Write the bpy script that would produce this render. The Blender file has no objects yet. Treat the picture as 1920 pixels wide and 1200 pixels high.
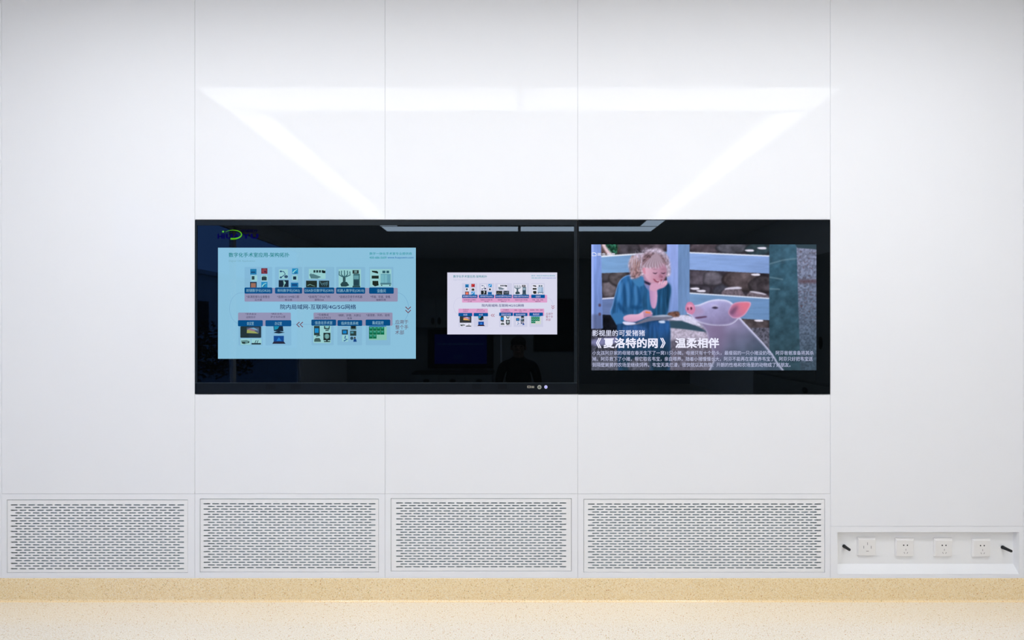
import bpy, bmesh, math, random
import numpy as np
from mathutils import Vector, Matrix

S = bpy.context.scene
COL = S.collection
R = math.radians

# ------------------------------------------------------------------ camera, world, exposure
# The front wall's face is the plane y = 0, the floor is z = 0, the camera stands 2 m from the wall.
cam_d = bpy.data.cameras.new('camera')
cam = bpy.data.objects.new('camera', cam_d)
COL.objects.link(cam)
cam.location = (0, -2.0, 1.267)
cam.rotation_euler = (R(90), 0, 0)
cam_d.sensor_width = 36
cam_d.lens = 15.0
cam_d.shift_x = -12 / 1920
cam_d.shift_y = 20 / 1920
cam_d.clip_start = 0.02
S.camera = cam
S.view_settings.view_transform = 'Standard'
S.view_settings.look = 'None'
S.view_settings.exposure = 0.0
S.view_settings.gamma = 1.0
S.view_settings.use_curve_mapping = False

LAMP = (0.925, 0.945, 0.975)
LAMP_POWER = 11.9
world = bpy.data.worlds.new('sky')
S.world = world
world.use_nodes = True
wb = world.node_tree.nodes['Background']
wb.inputs['Color'].default_value = (0.13, 0.32, 0.85, 1)
wb.inputs['Strength'].default_value = 2.2

# ------------------------------------------------------------------ helpers
def lin(c):
    return tuple((v / 255 / 12.92) if v / 255 <= 0.04045 else ((v / 255 + 0.055) / 1.055) ** 2.4 for v in c[:3])

def PX(px): return (px - 972) / 400.0          # a measure on the front wall, in metres
def PZ(py): return 1.267 - (py - 620) / 400.0

def mat(name, rgb, rough=0.5, spec=0.5, metal=0.0, emit=None, strength=0.0):
    m = bpy.data.materials.new(name)
    m.use_nodes = True
    b = m.node_tree.nodes['Principled BSDF']
    b.inputs['Base Color'].default_value = (*rgb, 1)
    b.inputs['Roughness'].default_value = rough
    b.inputs['Specular IOR Level'].default_value = spec
    b.inputs['Metallic'].default_value = metal
    if emit:
        b.inputs['Emission Color'].default_value = (*emit, 1)
        b.inputs['Emission Strength'].default_value = strength
    return m

def nodes(m): return m.node_tree.nodes, m.node_tree.links, m.node_tree.nodes['Principled BSDF']

M = {}
# painted steel / glass wall panels: faintly mottled white, slightly glossy
M['panel'] = mat('white_wall_panel', (0.855, 0.865, 0.895), 0.035, 0.085)
n, l, b = nodes(M['panel'])
tc = n.new('ShaderNodeTexCoord'); nz = n.new('ShaderNodeTexNoise'); nz.inputs['Scale'].default_value = 0.8
bm_ = n.new('ShaderNodeBump'); bm_.inputs['Strength'].default_value = 0.02; bm_.inputs['Distance'].default_value = 0.02
l.new(tc.outputs['Object'], nz.inputs['Vector']); l.new(nz.outputs['Fac'], bm_.inputs['Height'])
l.new(bm_.outputs['Normal'], b.inputs['Normal'])
M['seam'] = mat('grey_sealant', (0.55, 0.57, 0.60), 0.6, 0.2)
M['grille'] = mat('white_powder_coat', (0.87, 0.875, 0.885), 0.35, 0.2)
M['cavity'] = mat('duct_zinc', (0.42, 0.50, 0.54), 0.6, 0.3)
M['filter'] = mat('filter_fleece', (0.40, 0.50, 0.55), 0.9, 0.1)
M['ceiling'] = mat('ceiling_paint', (0.70, 0.71, 0.73), 0.5, 0.1)
M['sidewall'] = mat('grey_wall_paint', (0.78, 0.79, 0.81), 0.5, 0.2)
M['backwall'] = mat('dark_grey_wall_paint', (0.30, 0.31, 0.31), 0.5, 0.2)
M['white'] = mat('white_plastic', (0.84, 0.825, 0.81), 0.35, 0.3)
M['whitemetal'] = mat('white_metal', (0.80, 0.80, 0.80), 0.4, 0.3)
M['hole'] = mat('socket_hole', (0.22, 0.21, 0.21), 0.7, 0.1)
M['hole2'] = mat('socket_round_hole', (0.015, 0.015, 0.02), 0.7, 0.1)
M['rubber'] = mat('black_knob', (0.012, 0.014, 0.016), 0.45, 0.3)
M['glass'] = mat('black_screen_glass', (0.0010, 0.0014, 0.0016), 0.015, 0.34)
M['glass'].node_tree.nodes['Principled BSDF'].inputs['Specular Tint'].default_value = (0.62, 0.80, 1, 1)
M['bezel'] = mat('slate_bezel', (0.0075, 0.0125, 0.0175), 0.35, 0.18)
M['bezel2'] = mat('slate_bezel_lower', (0.0035, 0.006, 0.010), 0.35, 0.18)
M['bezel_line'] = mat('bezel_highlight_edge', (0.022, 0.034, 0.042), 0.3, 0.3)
M['housing'] = mat('black_housing', (0.006, 0.008, 0.009), 0.45, 0.2)
M['mesh_dark'] = mat('speaker_mesh', (0.0012, 0.0018, 0.003), 0.6, 0.1)
M['silver'] = mat('silver_ring', (0.55, 0.56, 0.50), 0.35, 0.5, 0.3)
M['lamp'] = mat('lamp_diffuser', (0.9, 0.9, 0.9), 0.5, 0.1, emit=LAMP, strength=LAMP_POWER)
M['laminar'] = mat('air_screen', (0.72, 0.73, 0.74), 0.6, 0.1)
M['cabinet'] = mat('cabinet_laminate', (0.26, 0.28, 0.28), 0.4, 0.3)
M['counter'] = mat('dark_worktop', (0.05, 0.05, 0.05), 0.4, 0.3)
M['dark'] = mat('dark_paint', (0.01, 0.01, 0.012), 0.5, 0.2)
M['steel'] = mat('brushed_steel', (0.5, 0.5, 0.5), 0.35, 0.5, 0.9)
M['shirt'] = mat('black_shirt', (0.012, 0.012, 0.014), 0.9, 0.1)
M['trousers'] = mat('dark_trousers', (0.015, 0.017, 0.025), 0.9, 0.1)
M['skin'] = mat('skin', (0.22, 0.13, 0.09), 0.6, 0.3)
M['hair'] = mat('black_hair', (0.01, 0.008, 0.007), 0.7, 0.2)
M['leaf'] = mat('dark_red_leaf', (0.05, 0.015, 0.02), 0.8, 0.1)
M['bark'] = mat('bark', (0.05, 0.04, 0.03), 0.9, 0.1)
M['render'] = mat('facade_render', (0.55, 0.56, 0.55), 0.9, 0.1)
M['pave'] = mat('outdoor_paving', (0.2, 0.2, 0.2), 0.9, 0.1)
M['pane'] = mat('window_pane', (1, 1, 1), 0.0, 0.3)
n, l, b = nodes(M['pane']); b.inputs['Transmission Weight'].default_value = 1.0; b.inputs['IOR'].default_value = 1.01

# beige speckled sheet vinyl of floor and coved skirting; tone paints in each one's light
def vinyl(name, tone):
    m = mat(name, (0.8, 0.65, 0.42), 0.22, 0.75)
    n, l, b = nodes(m)
    b.inputs['Coat Weight'].default_value = 0.9; b.inputs['Coat Roughness'].default_value = 0.12
    tc = n.new('ShaderNodeTexCoord')
    def noise(scale, detail=2.0, rough=0.5):
        t = n.new('ShaderNodeTexNoise'); t.inputs['Scale'].default_value = scale
        t.inputs['Detail'].default_value = detail; t.inputs['Roughness'].default_value = rough
        l.new(tc.outputs['Object'], t.inputs['Vector']); return t
    def ramp(src, stops, interp='LINEAR'):
        r = n.new('ShaderNodeValToRGB'); r.color_ramp.interpolation = interp
        e = r.color_ramp.elements
        while len(e) < len(stops): e.new(0.5)
        for i, (p, c) in enumerate(stops): e[i].position = p; e[i].color = (*c, 1)
        l.new(src, r.inputs['Fac']); return r
    base = ramp(noise(260, 3, 0.65).outputs['Fac'],
                [(0.28, (0.72, 0.51, 0.25)), (0.44, (0.86, 0.71, 0.46)), (0.56, (0.91, 0.80, 0.60)), (0.70, (0.95, 0.89, 0.77))])
    wn = noise(420, 1)
    wv = n.new('ShaderNodeVectorMath'); wv.operation = 'SCALE'; wv.inputs['Scale'].default_value = 0.006
    l.new(wn.outputs['Color'], wv.inputs[0])
    wa = n.new('ShaderNodeVectorMath'); wa.operation = 'ADD'
    l.new(tc.outputs['Object'], wa.inputs[0]); l.new(wv.outputs[0], wa.inputs[1])
    def speck(scale, rad, col, prev, thin):
        v = n.new('ShaderNodeTexVoronoi'); v.inputs['Scale'].default_value = scale
        l.new(wa.outputs[0], v.inputs['Vector'])
        d = n.new('ShaderNodeMapRange'); d.inputs['From Min'].default_value = rad; d.inputs['From Max'].default_value = rad * 0.5
        l.new(v.outputs['Distance'], d.inputs['Value'])
        sx = n.new('ShaderNodeSeparateColor'); l.new(v.outputs['Color'], sx.inputs['Color'])
        g = n.new('ShaderNodeMath'); g.operation = 'LESS_THAN'; g.inputs[1].default_value = thin
        l.new(sx.outputs['Red'], g.inputs[0])
        a = n.new('ShaderNodeMath'); a.operation = 'MULTIPLY'
        l.new(d.outputs[0], a.inputs[0]); l.new(g.outputs[0], a.inputs[1])
        mx = n.new('ShaderNodeMix'); mx.data_type = 'RGBA'
        l.new(a.outputs[0], mx.inputs['Factor']); l.new(prev, mx.inputs['A']); mx.inputs['B'].default_value = (*col, 1)
        return mx.outputs['Result']
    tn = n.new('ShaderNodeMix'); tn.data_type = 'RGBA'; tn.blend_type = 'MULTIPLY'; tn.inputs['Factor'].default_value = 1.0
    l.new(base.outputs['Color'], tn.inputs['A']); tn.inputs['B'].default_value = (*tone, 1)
    c = speck(200, 0.42, (0.68, 0.45, 0.20), tn.outputs['Result'], 0.20)
    c = speck(230, 0.40, (0.95, 0.90, 0.82), c, 0.25)
    c = speck(120, 0.34, (0.62, 0.27, 0.10), c, 0.09)
    c = speck(130, 0.26, (0.25, 0.16, 0.10), c, 0.05)
    c = speck(120, 0.28, (0.50, 0.46, 0.16), c, 0.05)
    l.new(c, b.inputs['Base Color'])
    return m
M['vinyl'] = vinyl('speckled_vinyl_lit', (1.02, 1.08, 1.26))  # floor copy: its brighter light is put into a paler tone
M['skirting'] = vinyl('speckled_vinyl_shaded', (1.06, 0.98, 0.80))  # same sheet upright: its weaker light is put into a deeper tone
nodes(M['skirting'])[2].inputs['Coat Weight'].default_value = 0.2

def screen_mat(name):
    m = mat(name, (0.0, 0.0, 0.0), 0.015, 0.20)
    n, l, b = nodes(m)
    a = n.new('ShaderNodeVertexColor'); a.layer_name = 'col'
    l.new(a.outputs['Color'], b.inputs['Emission Color'])
    b.inputs['Emission Strength'].default_value = 1.0
    return m
M['screen'] = screen_mat('lit_screen_pixels')

def link(o, parent=None):
    COL.objects.link(o)
    if parent is not None: o.parent = parent
    return o

def thing(name, label, cat, group=None, loc=(0, 0, 0)):
    o = bpy.data.objects.new(name, None)
    o.empty_display_size = 0.05
    o.location = loc
    link(o)
    return tag(o, label, cat, group)

def tag(o, label, cat, group=None):
    o['label'] = label; o['category'] = cat
    if group: o['group'] = group
    return o

class Geo:
    """Collects shapes in world coordinates; build() links them as one mesh."""
    def __init__(s): s.v = []; s.f = []; s.mi = []
    def add(s, vs, fs, mi=0):
        k = len(s.v); s.v += [tuple(p) for p in vs]
        s.f += [tuple(i + k for i in f) for f in fs]; s.mi += [mi] * len(fs)
    def box(s, x0, x1, y0, y1, z0, z1, mi=0):
        s.add([(x0, y0, z0), (x1, y0, z0), (x1, y1, z0), (x0, y1, z0), (x0, y0, z1), (x1, y0, z1), (x1, y1, z1), (x0, y1, z1)],
              [(0, 3, 2, 1), (4, 5, 6, 7), (0, 1, 5, 4), (1, 2, 6, 5), (2, 3, 7, 6), (3, 0, 4, 7)], mi)
    def bbox(s, x0, x1, y0, y1, z0, z1, c=0.002, mi=0):
        """box whose front (low y) face is chamfered"""
        s.add([(x0 + c, y0, z0 + c), (x1 - c, y0, z0 + c), (x1 - c, y0, z1 - c), (x0 + c, y0, z1 - c),
               (x0, y0 + c, z0), (x1, y0 + c, z0), (x1, y0 + c, z1), (x0, y0 + c, z1),
               (x0, y1, z0), (x1, y1, z0), (x1, y1, z1), (x0, y1, z1)],
              [(0, 1, 2, 3), (0, 4, 5, 1), (1, 5, 6, 2), (2, 6, 7, 3), (3, 7, 4, 0),
               (4, 8, 9, 5), (5, 9, 10, 6), (6, 10, 11, 7), (7, 11, 8, 4), (8, 11, 10, 9)], mi)
    def ring(s, o, i, y0, y1, mi=0):
        """rectangular frame in the wall plane: o, i = (x0, x1, z0, z1) outside and inside"""
        def r(q, y): return [(q[0], y, q[2]), (q[1], y, q[2]), (q[1], y, q[3]), (q[0], y, q[3])]
        vs = r(o, y0) + r(i, y0) + r(o, y1) + r(i, y1)
        fs = []
        for k in range(4):
            j = (k + 1) % 4
            fs += [(k, j, 4 + j, 4 + k), (8 + j, 8 + k, 12 + k, 12 + j), (j, k, 8 + k, 8 + j), (4 + k, 4 + j, 12 + j, 12 + k)]
        s.add(vs, fs, mi)
    def tube(s, p, q, r0, r1, seg=20, mi=0, caps=True):
        p, q = Vector(p), Vector(q); d = (q - p).normalized()
        u = d.orthogonal().normalized(); w = d.cross(u)
        a = [p + (u * math.cos(t) + w * math.sin(t)) * r0 for t in [2 * math.pi * k / seg for k in range(seg)]]
        c = [q + (u * math.cos(t) + w * math.sin(t)) * r1 for t in [2 * math.pi * k / seg for k in range(seg)]]
        fs = [(k, (k + 1) % seg, seg + (k + 1) % seg, seg + k) for k in range(seg)]
        if caps: fs += [tuple(reversed(range(seg))), tuple(range(seg, 2 * seg))]
        s.add(a + c, fs, mi)
    def ell(s, c, r, mi=0, nu=20, nv=12):
        vs = [(c[0], c[1], c[2] - r[2])]
        for j in range(1, nv):
            t = math.pi * j / nv
            for i in range(nu):
                p = 2 * math.pi * i / nu
                vs.append((c[0] + r[0] * math.sin(t) * math.cos(p), c[1] + r[1] * math.sin(t) * math.sin(p), c[2] - r[2] * math.cos(t)))
        vs.append((c[0], c[1], c[2] + r[2])); T = len(vs) - 1; fs = []
        for i in range(nu):
            fs.append((0, 1 + (i + 1) % nu, 1 + i)); fs.append((T, T - nu + i, T - nu + (i + 1) % nu))
            for j in range(nv - 2):
                a = 1 + j * nu
                fs.append((a + i, a + (i + 1) % nu, a + nu + (i + 1) % nu, a + nu + i))
        s.add(vs, fs, mi)
    def build(s, name, mats, parent=None, kind=None, smooth=False, recalc=True):
        me = bpy.data.meshes.new(name)
        me.from_pydata(s.v, [], s.f)
        for m in (mats if isinstance(mats, (list, tuple)) else [mats]): me.materials.append(m)
        me.polygons.foreach_set('material_index', s.mi)
        if smooth: me.polygons.foreach_set('use_smooth', [True] * len(s.f))
        if recalc:
            bm = bmesh.new(); bm.from_mesh(me); bmesh.ops.recalc_face_normals(bm, faces=bm.faces); bm.to_mesh(me); bm.free()
        o = link(bpy.data.objects.new(name, me), None)
        if parent is not None:
            o.parent = parent
            o.matrix_parent_inverse = Matrix.Translation(-Vector(root_loc(parent)))
        if kind: o['kind'] = kind
        return o

def root_loc(o):
    """where a parent's own frame sits: things are Empties at their base, parts keep the world's frame"""
    return Vector(o.location) if o.type == 'EMPTY' else Vector((0, 0, 0))

# ------------------------------------------------------------------ the room
X0, X1, YB, H = -4.1, 4.1, -8.2, 3.0

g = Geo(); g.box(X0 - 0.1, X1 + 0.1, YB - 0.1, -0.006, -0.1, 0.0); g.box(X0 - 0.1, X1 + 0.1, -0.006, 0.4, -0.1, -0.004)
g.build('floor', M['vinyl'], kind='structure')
g = Geo(); g.box(X0 - 0.1, X1 + 0.1, YB - 0.1, 0.4, H, H + 0.1); g.build('ceiling', M['ceiling'], kind='structure')

# coved skirting in the shaded copy of the floor vinyl, running along the front wall
prof = [(0.016, 0.1065), (0.0005, 0.1065), (-0.0015, 0.105)]
rc = 0.009
prof += [(-0.0015 - rc + rc * math.cos(t), 0.0002 + rc - rc * math.sin(t)) for t in [math.pi / 2 * k / 10 for k in range(11)]]
prof += [(-0.0106, 0.0001), (-0.0055, 0.0001), (0.016, 0.0001)]
g = Geo(); N = len(prof)
g.add([(x, y, z) for x in (X0, X1) for y, z in prof],
      [(k, (k + 1) % N, N + (k + 1) % N, N + k) for k in range(N)] + [tuple(range(N)), tuple(reversed(range(N, 2 * N)))])
sk = g.build('baseboard_front', M['skirting'], kind='structure')

# front wall: cladding panels with fine joints, openings for the displays, the grilles and the socket box
XL = [-668, -357, 3, 365.3, 722, 1083.3, 1557, 1919, 2281, 2612]
GAP = 0.0006
panels = Geo()
def panel(px0, px1, py0, py1):
    panels.bbox(PX(px0) + GAP, PX(px1) - GAP, 0.0, 0.02, PZ(py1) + GAP, PZ(py0) - GAP, 0.0007)
CE = 620 - (H - 1.267) * 400 + 1.0
BT = 1084.3
SCR = (411.9, 739.3)
for k in range(9):
    a, c = XL[k], XL[k + 1]
    if k in (0, 1, 7, 8): panel(a, c, CE, BT)
    elif k == 2: panel(a, c, CE, 926)
    elif k in (3, 4, 5): panel(a, c, CE, SCR[0]); panel(a, c, SCR[1], 926)
    elif k == 6: panel(a, c, CE, 987)
GR = [  # opening (px), slots (px), number of long-row slots
    (3, 365.3, 12.8, 352.2, 936.8, 1074.2, 19.3, 345.0, 947.0, 1066.7, 20),
    (365.3, 722, 374.7, 710.2, 935.2, 1073.0, 381.0, 704.2, 944.8, 1064.6, 20),
    (722, 1083.3, 732.7, 1071.7, 934.4, 1071.3, 742.3, 1062.0, 943.4, 1063.0, 20),
    (1083.3, 1557, 1094.2, 1546.8, 935.6, 1073.6, 1102.2, 1540.3, 945.4, 1065.0, 27)]
for G in GR:
    panels.ring((PX(G[0]) + GAP, PX(G[1]) - GAP, PZ(BT) + GAP, PZ(926) - GAP), (PX(G[2]), PX(G[3]), PZ(G[5]), PZ(G[4])), 0.0, 0.02)
SB = (1570.2, 1910.8, 997.8, 1076.6)
panels.ring((PX(1557) + GAP, PX(1919) - GAP, PZ(BT) + GAP, PZ(987) - GAP), (PX(SB[0]), PX(SB[1]), PZ(SB[3]), PZ(SB[2])), 0.0, 0.02)
# joint filler behind the gaps, then the solid wall behind
def strip(px0, px1, py0, py1): panels.box(PX(px0), PX(px1), 0.0025, 0.019, PZ(py1), PZ(py0), 1)
for x in XL[1:-1]:
    w = 0.6
    if x in (722, 1083.3): strip(x - w, x + w, CE, SCR[0]); strip(x - w, x + w, SCR[1], BT)
    elif x == 365.3: strip(x - w, x + w - .2, CE, BT)
    elif x == 1557: strip(x - w + .2, x + w, CE, BT)
    else: strip(x - w, x + w, CE, BT)
strip(3, 1557, 925.4, 926.6); strip(1557, 1919, 986.4, 987.6)
panels.box(X0 - 0.1, X1 + 0.1, 0.25, 0.4, -0.1, H + 0.1, 2)
panels.box(X0 - 0.1, X0, -0.002, 0.25, -0.1, H, 0)
panels.box(X1, X1 + 0.1, -0.002, 0.25, -0.1, H, 0)
panels.build('wall_front', [M['panel'], M['seam'], M['dark']], kind='structure')

# side walls and back wall
WY0, WY1, WZ0, WZ1 = -6.1, -2.3, 0.12, 2.78
g = Geo()
g.box(X0 - 0.1, X0, YB, WY0, 0, H); g.box(X0 - 0.1, X0, WY1, -0.002, 0, H)
g.box(X0 - 0.1, X0, WY0, WY1, 0, WZ0); g.box(X0 - 0.1, X0, WY0, WY1, WZ1, H)
g.build('wall_left', M['sidewall'], kind='structure')
g = Geo(); g.box(X1, X1 + 0.1, YB, -0.002, 0, H); g.build('wall_right', M['sidewall'], kind='structure')
g = Geo(); g.box(X0 - 0.1, X1 + 0.1, YB - 0.1, YB, 0, H); g.build('wall_back', M['backwall'], kind='structure')
g = Geo()
for a, c in ((WY0, WY0 + 0.05), ((WY0 + WY1) / 2 - 0.03, (WY0 + WY1) / 2 + 0.03), (WY1 - 0.05, WY1)):
    g.box(X0 - 0.08, X0 - 0.02, a, c, WZ0, WZ1)
g.box(X0 - 0.08, X0 - 0.02, WY0, WY1, WZ0, WZ0 + 0.05); g.box(X0 - 0.08, X0 - 0.02, WY0, WY1, WZ1 - 0.05, WZ1)
win = g.build('window_1', M['whitemetal'], kind='structure')
g = Geo(); g.box(X0 - 0.055, X0 - 0.049, WY0 + 0.05, WY1 - 0.05, WZ0 + 0.05, WZ1 - 0.05)
g.build('window_pane', M['pane'], win)

# ------------------------------------------------------------------ ceiling lamps: a square ring of light panels
LAMPS = [
    ((-2.273, 0.000, -1.340, -1.000), 'long white ceiling light panel nearest the front wall, on the window side of the room'),
    ((0.032, 2.292, -1.340, -1.000), 'long white ceiling light panel nearest the front wall, on the cabinet side of the room'),
    ((-2.273, -1.975, -3.190, -1.352), 'white ceiling light panel running away from the wall on the window side, front half'),
    ((-2.273, -1.975, -5.020, -3.205), 'white ceiling light panel running away from the wall on the window side, rear half'),
    ((1.990, 2.292, -3.190, -1.352), 'white ceiling light panel running away from the wall on the cabinet side, front half'),
    ((1.990, 2.292, -5.020, -3.205), 'white ceiling light panel running away from the wall on the cabinet side, rear half'),
    ((-2.273, 0.000, -5.380, -5.032), 'long ceiling light panel at the far side of the ring, mirrored in the wider screen'),
    ((0.032, 2.292, -5.380, -5.032), 'long ceiling light panel at the far side, mirrored across both black screens')]
for (a, c, d, e), lab in LAMPS:
    t = thing('ceiling_light', lab, 'ceiling light', 'ceiling light panels in a square ring', ((a + c) / 2, (d + e) / 2, H))
    g = Geo(); f = 0.008
    g.box(a, c, d, d + f, H - 0.018, H - 0.0005); g.box(a, c, e - f, e, H - 0.018, H - 0.0005)
    g.box(a, a + f, d + f, e - f, H - 0.018, H - 0.0005); g.box(c - f, c, d + f, e - f, H - 0.018, H - 0.0005)
    g.build('lamp_frame', M['whitemetal'], t)
    g = Geo(); g.box(a + f, c - f, d + f, e - f, H - 0.014, H - 0.001); g.build('lamp_diffuser', M['lamp'], t)
for (a, c), sx in (((-1.20, -0.06), 'window side'), ((0.0, 1.27), 'cabinet side')):
    for (d, e), sy in (((-3.30, -1.76), 'nearer the front wall'), ((-4.75, -3.42), 'farther from the front wall')):
        t = thing('air_diffuser', 'square white perforated air outlet in the ceiling, %s, %s' % (sx, sy), 'air diffuser',
                  'air outlets inside the ring of lights', ((a + c) / 2, (d + e) / 2, H))
        g = Geo(); g.box(a, c, d, e, H - 0.006, H - 0.0005); g.build('diffuser_frame', M['whitemetal'], t)
        g = Geo(); g.box(a + 0.03, c - 0.03, d + 0.03, e - 0.03, H - 0.02, H - 0.0065); g.build('perforated_screen', M['laminar'], t)

# ------------------------------------------------------------------ return air grilles
GL = ['perforated white return air grille nearest the window side, farthest from the sockets',
      'perforated white return air grille below the blue slide',
      'perforated white return air grille below the white slide, between two others',
      'widest perforated white return air grille, next to the recessed sockets']
for G, lab in zip(GR, GL):
    x0, x1, z0, z1 = PX(G[2]), PX(G[3]), PZ(G[5]), PZ(G[4])
    t = thing('air_grille', lab, 'air grille', 'return air grilles along the foot of the wall', ((x0 + x1) / 2, 0.002, z0))
    c = 0.0018
    y = 0.0012
    fx0, fx1, fz0, fz1 = x0 + c, x1 - c, z0 + c, z1 - c * 1.6
    g = Geo()
    sx0, sx1, sz1, sz0 = PX(G[6]), PX(G[7]), PZ(G[8]), PZ(G[9])
    ph = (sz1 - sz0) / 24; hh = 0.00275; L = 13.2 / 400
    p = (sx1 - sx0 - L) / (G[10] - 1)
    def q4(a, b2, c2, d2): g.add([(v[0], y, v[1]) for v in (a, b2, c2, d2)], [(0, 1, 2, 3)])
    prev = fz1
    for r in range(25):
        zc = sz1 - r * ph
        q4((fx0, zc + hh), (fx1, zc + hh), (fx1, prev), (fx0, prev)); prev = zc - hh
        nn = G[10] if r % 2 == 0 else G[10] - 1
        st = sx0 if r % 2 == 0 else sx0 + p / 2
        ends = [(fx0, None)] + [(st + i * p, st + i * p + L) for i in range(nn)]
        k = 0.0022
        for i in range(nn + 1):
            le = fx0 if i == 0 else st + (i - 1) * p + L
            rs = fx1 if i == nn else st + i * p
            kl = 0 if i == 0 else k; kr = 0 if i == nn else k
            q4((le, zc), (rs, zc), (rs + kr, zc + hh), (le - kl, zc + hh))
            q4((le - kl, zc - hh), (rs + kr, zc - hh), (rs, zc), (le, zc))
    q4((fx0, fz0), (fx1, fz0), (fx1, prev), (fx0, prev))
    o = g.build('perforated_plate', M['grille'], t, recalc=False)
    md = o.modifiers.new('thickness', 'SOLIDIFY'); md.thickness = 0.0012; md.offset = -1
    g = Geo()    # open fronted duct box behind
    D = 0.07
    g.box(x0 - 0.004, x0, 0.021, D, z0 - 0.004, z1 + 0.004); g.box(x1, x1 + 0.004, 0.021, D, z0 - 0.004, z1 + 0.004)
    g.box(x0, x1, 0.021, D, z0 - 0.004, z0); g.box(x0, x1, 0.021, D, z1, z1 + 0.004)
    g.box(x0 - 0.004, x1 + 0.004, D, D + 0.004, z0 - 0.004, z1 + 0.004)
    g.build('duct_box', M['cavity'], t)
    g = Geo(); g.ring((x0 + 0.001, x1 - 0.001, z0 + 0.001, z1 - 0.001), (x0 + 0.02, x1 - 0.02, z0 + 0.02, z1 - 0.02), 0.022, 0.069)
    g.build('filter_frame', M['cavity'], t)
    g = Geo(); g.box(x0 + 0.02, x1 - 0.02, 0.026, 0.069, z0 + 0.02, z1 - 0.02); g.build('filter', M['filter'], t)

# ------------------------------------------------------------------ recessed socket box
d = 0.0235
bx0, bx1, bz0, bz1 = PX(1570.2) - 0.0, PX(1910.8), PZ(1076.6), PZ(997.8)
t = thing('socket_box', 'long white recessed box in the wall holding four sockets and two black knobs', 'recessed box', None, ((bx0 + bx1) / 2, 0.0, bz0))
def behind(px, py, dep): return ((px - 972) / 800 * (2 + dep), 1.267 - (py - 620) / 800 * (2 + dep))
bxr, bzb = behind(1900.6, 1057.0, d)
g = Geo(); g.box(bx0 - 0.004, bx1 + 0.004, d, d + 0.003, bz0 - 0.004, bz1 + 0.004); g.build('back_plate', M['grille'], t)
g = Geo()
g.box(bx0 - 0.003, bx0, 0.0205, d, bz0, bz1); g.box(bx1, bx1 + 0.003, 0.0205, d, bz0, bz1)
g.box(bx0, bx1, 0.0205, d, bz1, bz1 + 0.003)
g.add([(bx1 - .0005, 0.0005, bz0), (bx1 - .0005, 0.0005, bz1), (bx1 - .0005, d, bz1), (bx1 - .0005, d, bz0), (bxr, d, bz1), (bxr, d, bz0)],
      [(0, 1, 4, 5), (0, 5, 3), (1, 2, 4), (0, 3, 2, 1), (3, 5, 4, 2)])
g.build('side_lining', M['grille'], t)
g = Geo()
g.add([(bx0, 0.0005, bz0 + .0005), (bx1 - .001, 0.0005, bz0 + .0005), (bxr, d - 0.0002, bzb), (bx0, d - 0.0002, bzb), (bx0, d - 0.0002, bz0 + .0005), (bxr, d - 0.0002, bz0 + .0005)],
      [(0, 1, 2, 3), (0, 3, 4), (1, 5, 2), (0, 4, 5, 1), (3, 2, 5, 4)])
g.build('sloping_sill', M['grille'], t)
for px, py, ln in ((1582.5, 1024.0, 0.033), (1879.5, 1026.0, 0.036)):
    x, z = behind(px, py, d)
    g = Geo()
    g.tube((x, d - 0.0002, z), (x, d - 0.004, z), 0.0085, 0.0085, 24)
    g.tube((x, d - 0.0038, z), (x, d - ln, z), 0.0076, 0.0064, 24)
    g.tube((x, d - ln, z), (x, d - ln - 0.0015, z), 0.0064, 0.0048, 24)
    g.build('knob', M['rubber'], t, smooth=False)

def outlet(px, py, kind, lab):
    x, z = behind(px, py, d - 0.008)
    t = thing('wall_socket', lab, 'socket', 'sockets in the recessed box', (x, d - 0.0005, z))
    h = 0.043; yb = d - 0.0003; yf = d - 0.0085
    g = Geo()
    c = 0.006
    g.add([(x - h, yb, z - h), (x + h, yb, z - h), (x + h, yb, z + h), (x - h, yb, z + h),
           (x - h, yb - 0.003, z - h), (x + h, yb - 0.003, z - h), (x + h, yb - 0.003, z + h), (x - h, yb - 0.003, z + h),
           (x - h + 0.003, yf, z - h + 0.003), (x + h - c, yf, z - h + 0.003), (x + h - c, yf, z + h - c - 0.003), (x - h + 0.003, yf, z + h - c - 0.003)],
          [(3, 2, 1, 0), (0, 1, 5, 4), (1, 2, 6, 5), (2, 3, 7, 6), (3, 0, 4, 7), (4, 5, 9, 8), (5, 6, 10, 9), (6, 7, 11, 10), (7, 4, 8, 11), (8, 9, 10, 11)])
    g.build('face_plate', M['white'], t)
    def slot(dx, dz, w, hh, ang, m):
        g = Geo(); ca, sa = math.cos(ang), math.sin(ang)
        pts = [(-w, -hh), (w, -hh), (w, hh), (-w, hh)]
        pts = [(x + dx + a * ca - b * sa, z + dz + a * sa + b * ca) for a, b in pts]
        g.add([(p[0], yf - 0.0002, p[1]) for p in pts] + [(p[0], yf + 0.004, p[1]) for p in pts],
              [(0, 1, 2, 3), (4, 7, 6, 5), (0, 4, 5, 1), (1, 5, 6, 2), (2, 6, 7, 3), (3, 7, 4, 0)])
        g.build('pin_hole', m, t)
    if kind == 4:
        slot(0.001, 0.0150, 0.0011, 0.0062, 0, M['hole']); slot(-0.0165, -0.0015, 0.0011, 0.0062, 0, M['hole'])
        slot(0.0185, -0.0020, 0.0011, 0.0062, 0, M['hole']); slot(0.001, -0.0205, 0.0064, 0.0011, 0, M['hole'])
    else:
        for s in (-1, 1):
            g = Geo(); g.tube((x + 0.0005 + s * 0.0087, yf - 0.0003, z + 0.0115), (x + 0.0005 + s * 0.0087, yf + 0.004, z + 0.0115), 0.0031, 0.0031, 16)
            g.build('pin_hole', M['hole2'], t)
        slot(0.002, -0.0095, 0.0010, 0.0040, 0, M['hole']); slot(-0.0050, -0.0245, 0.0010, 0.0040, 0.5, M['hole']); slot(0.0090, -0.0245, 0.0010, 0.0040, -0.5, M['hole'])
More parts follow.
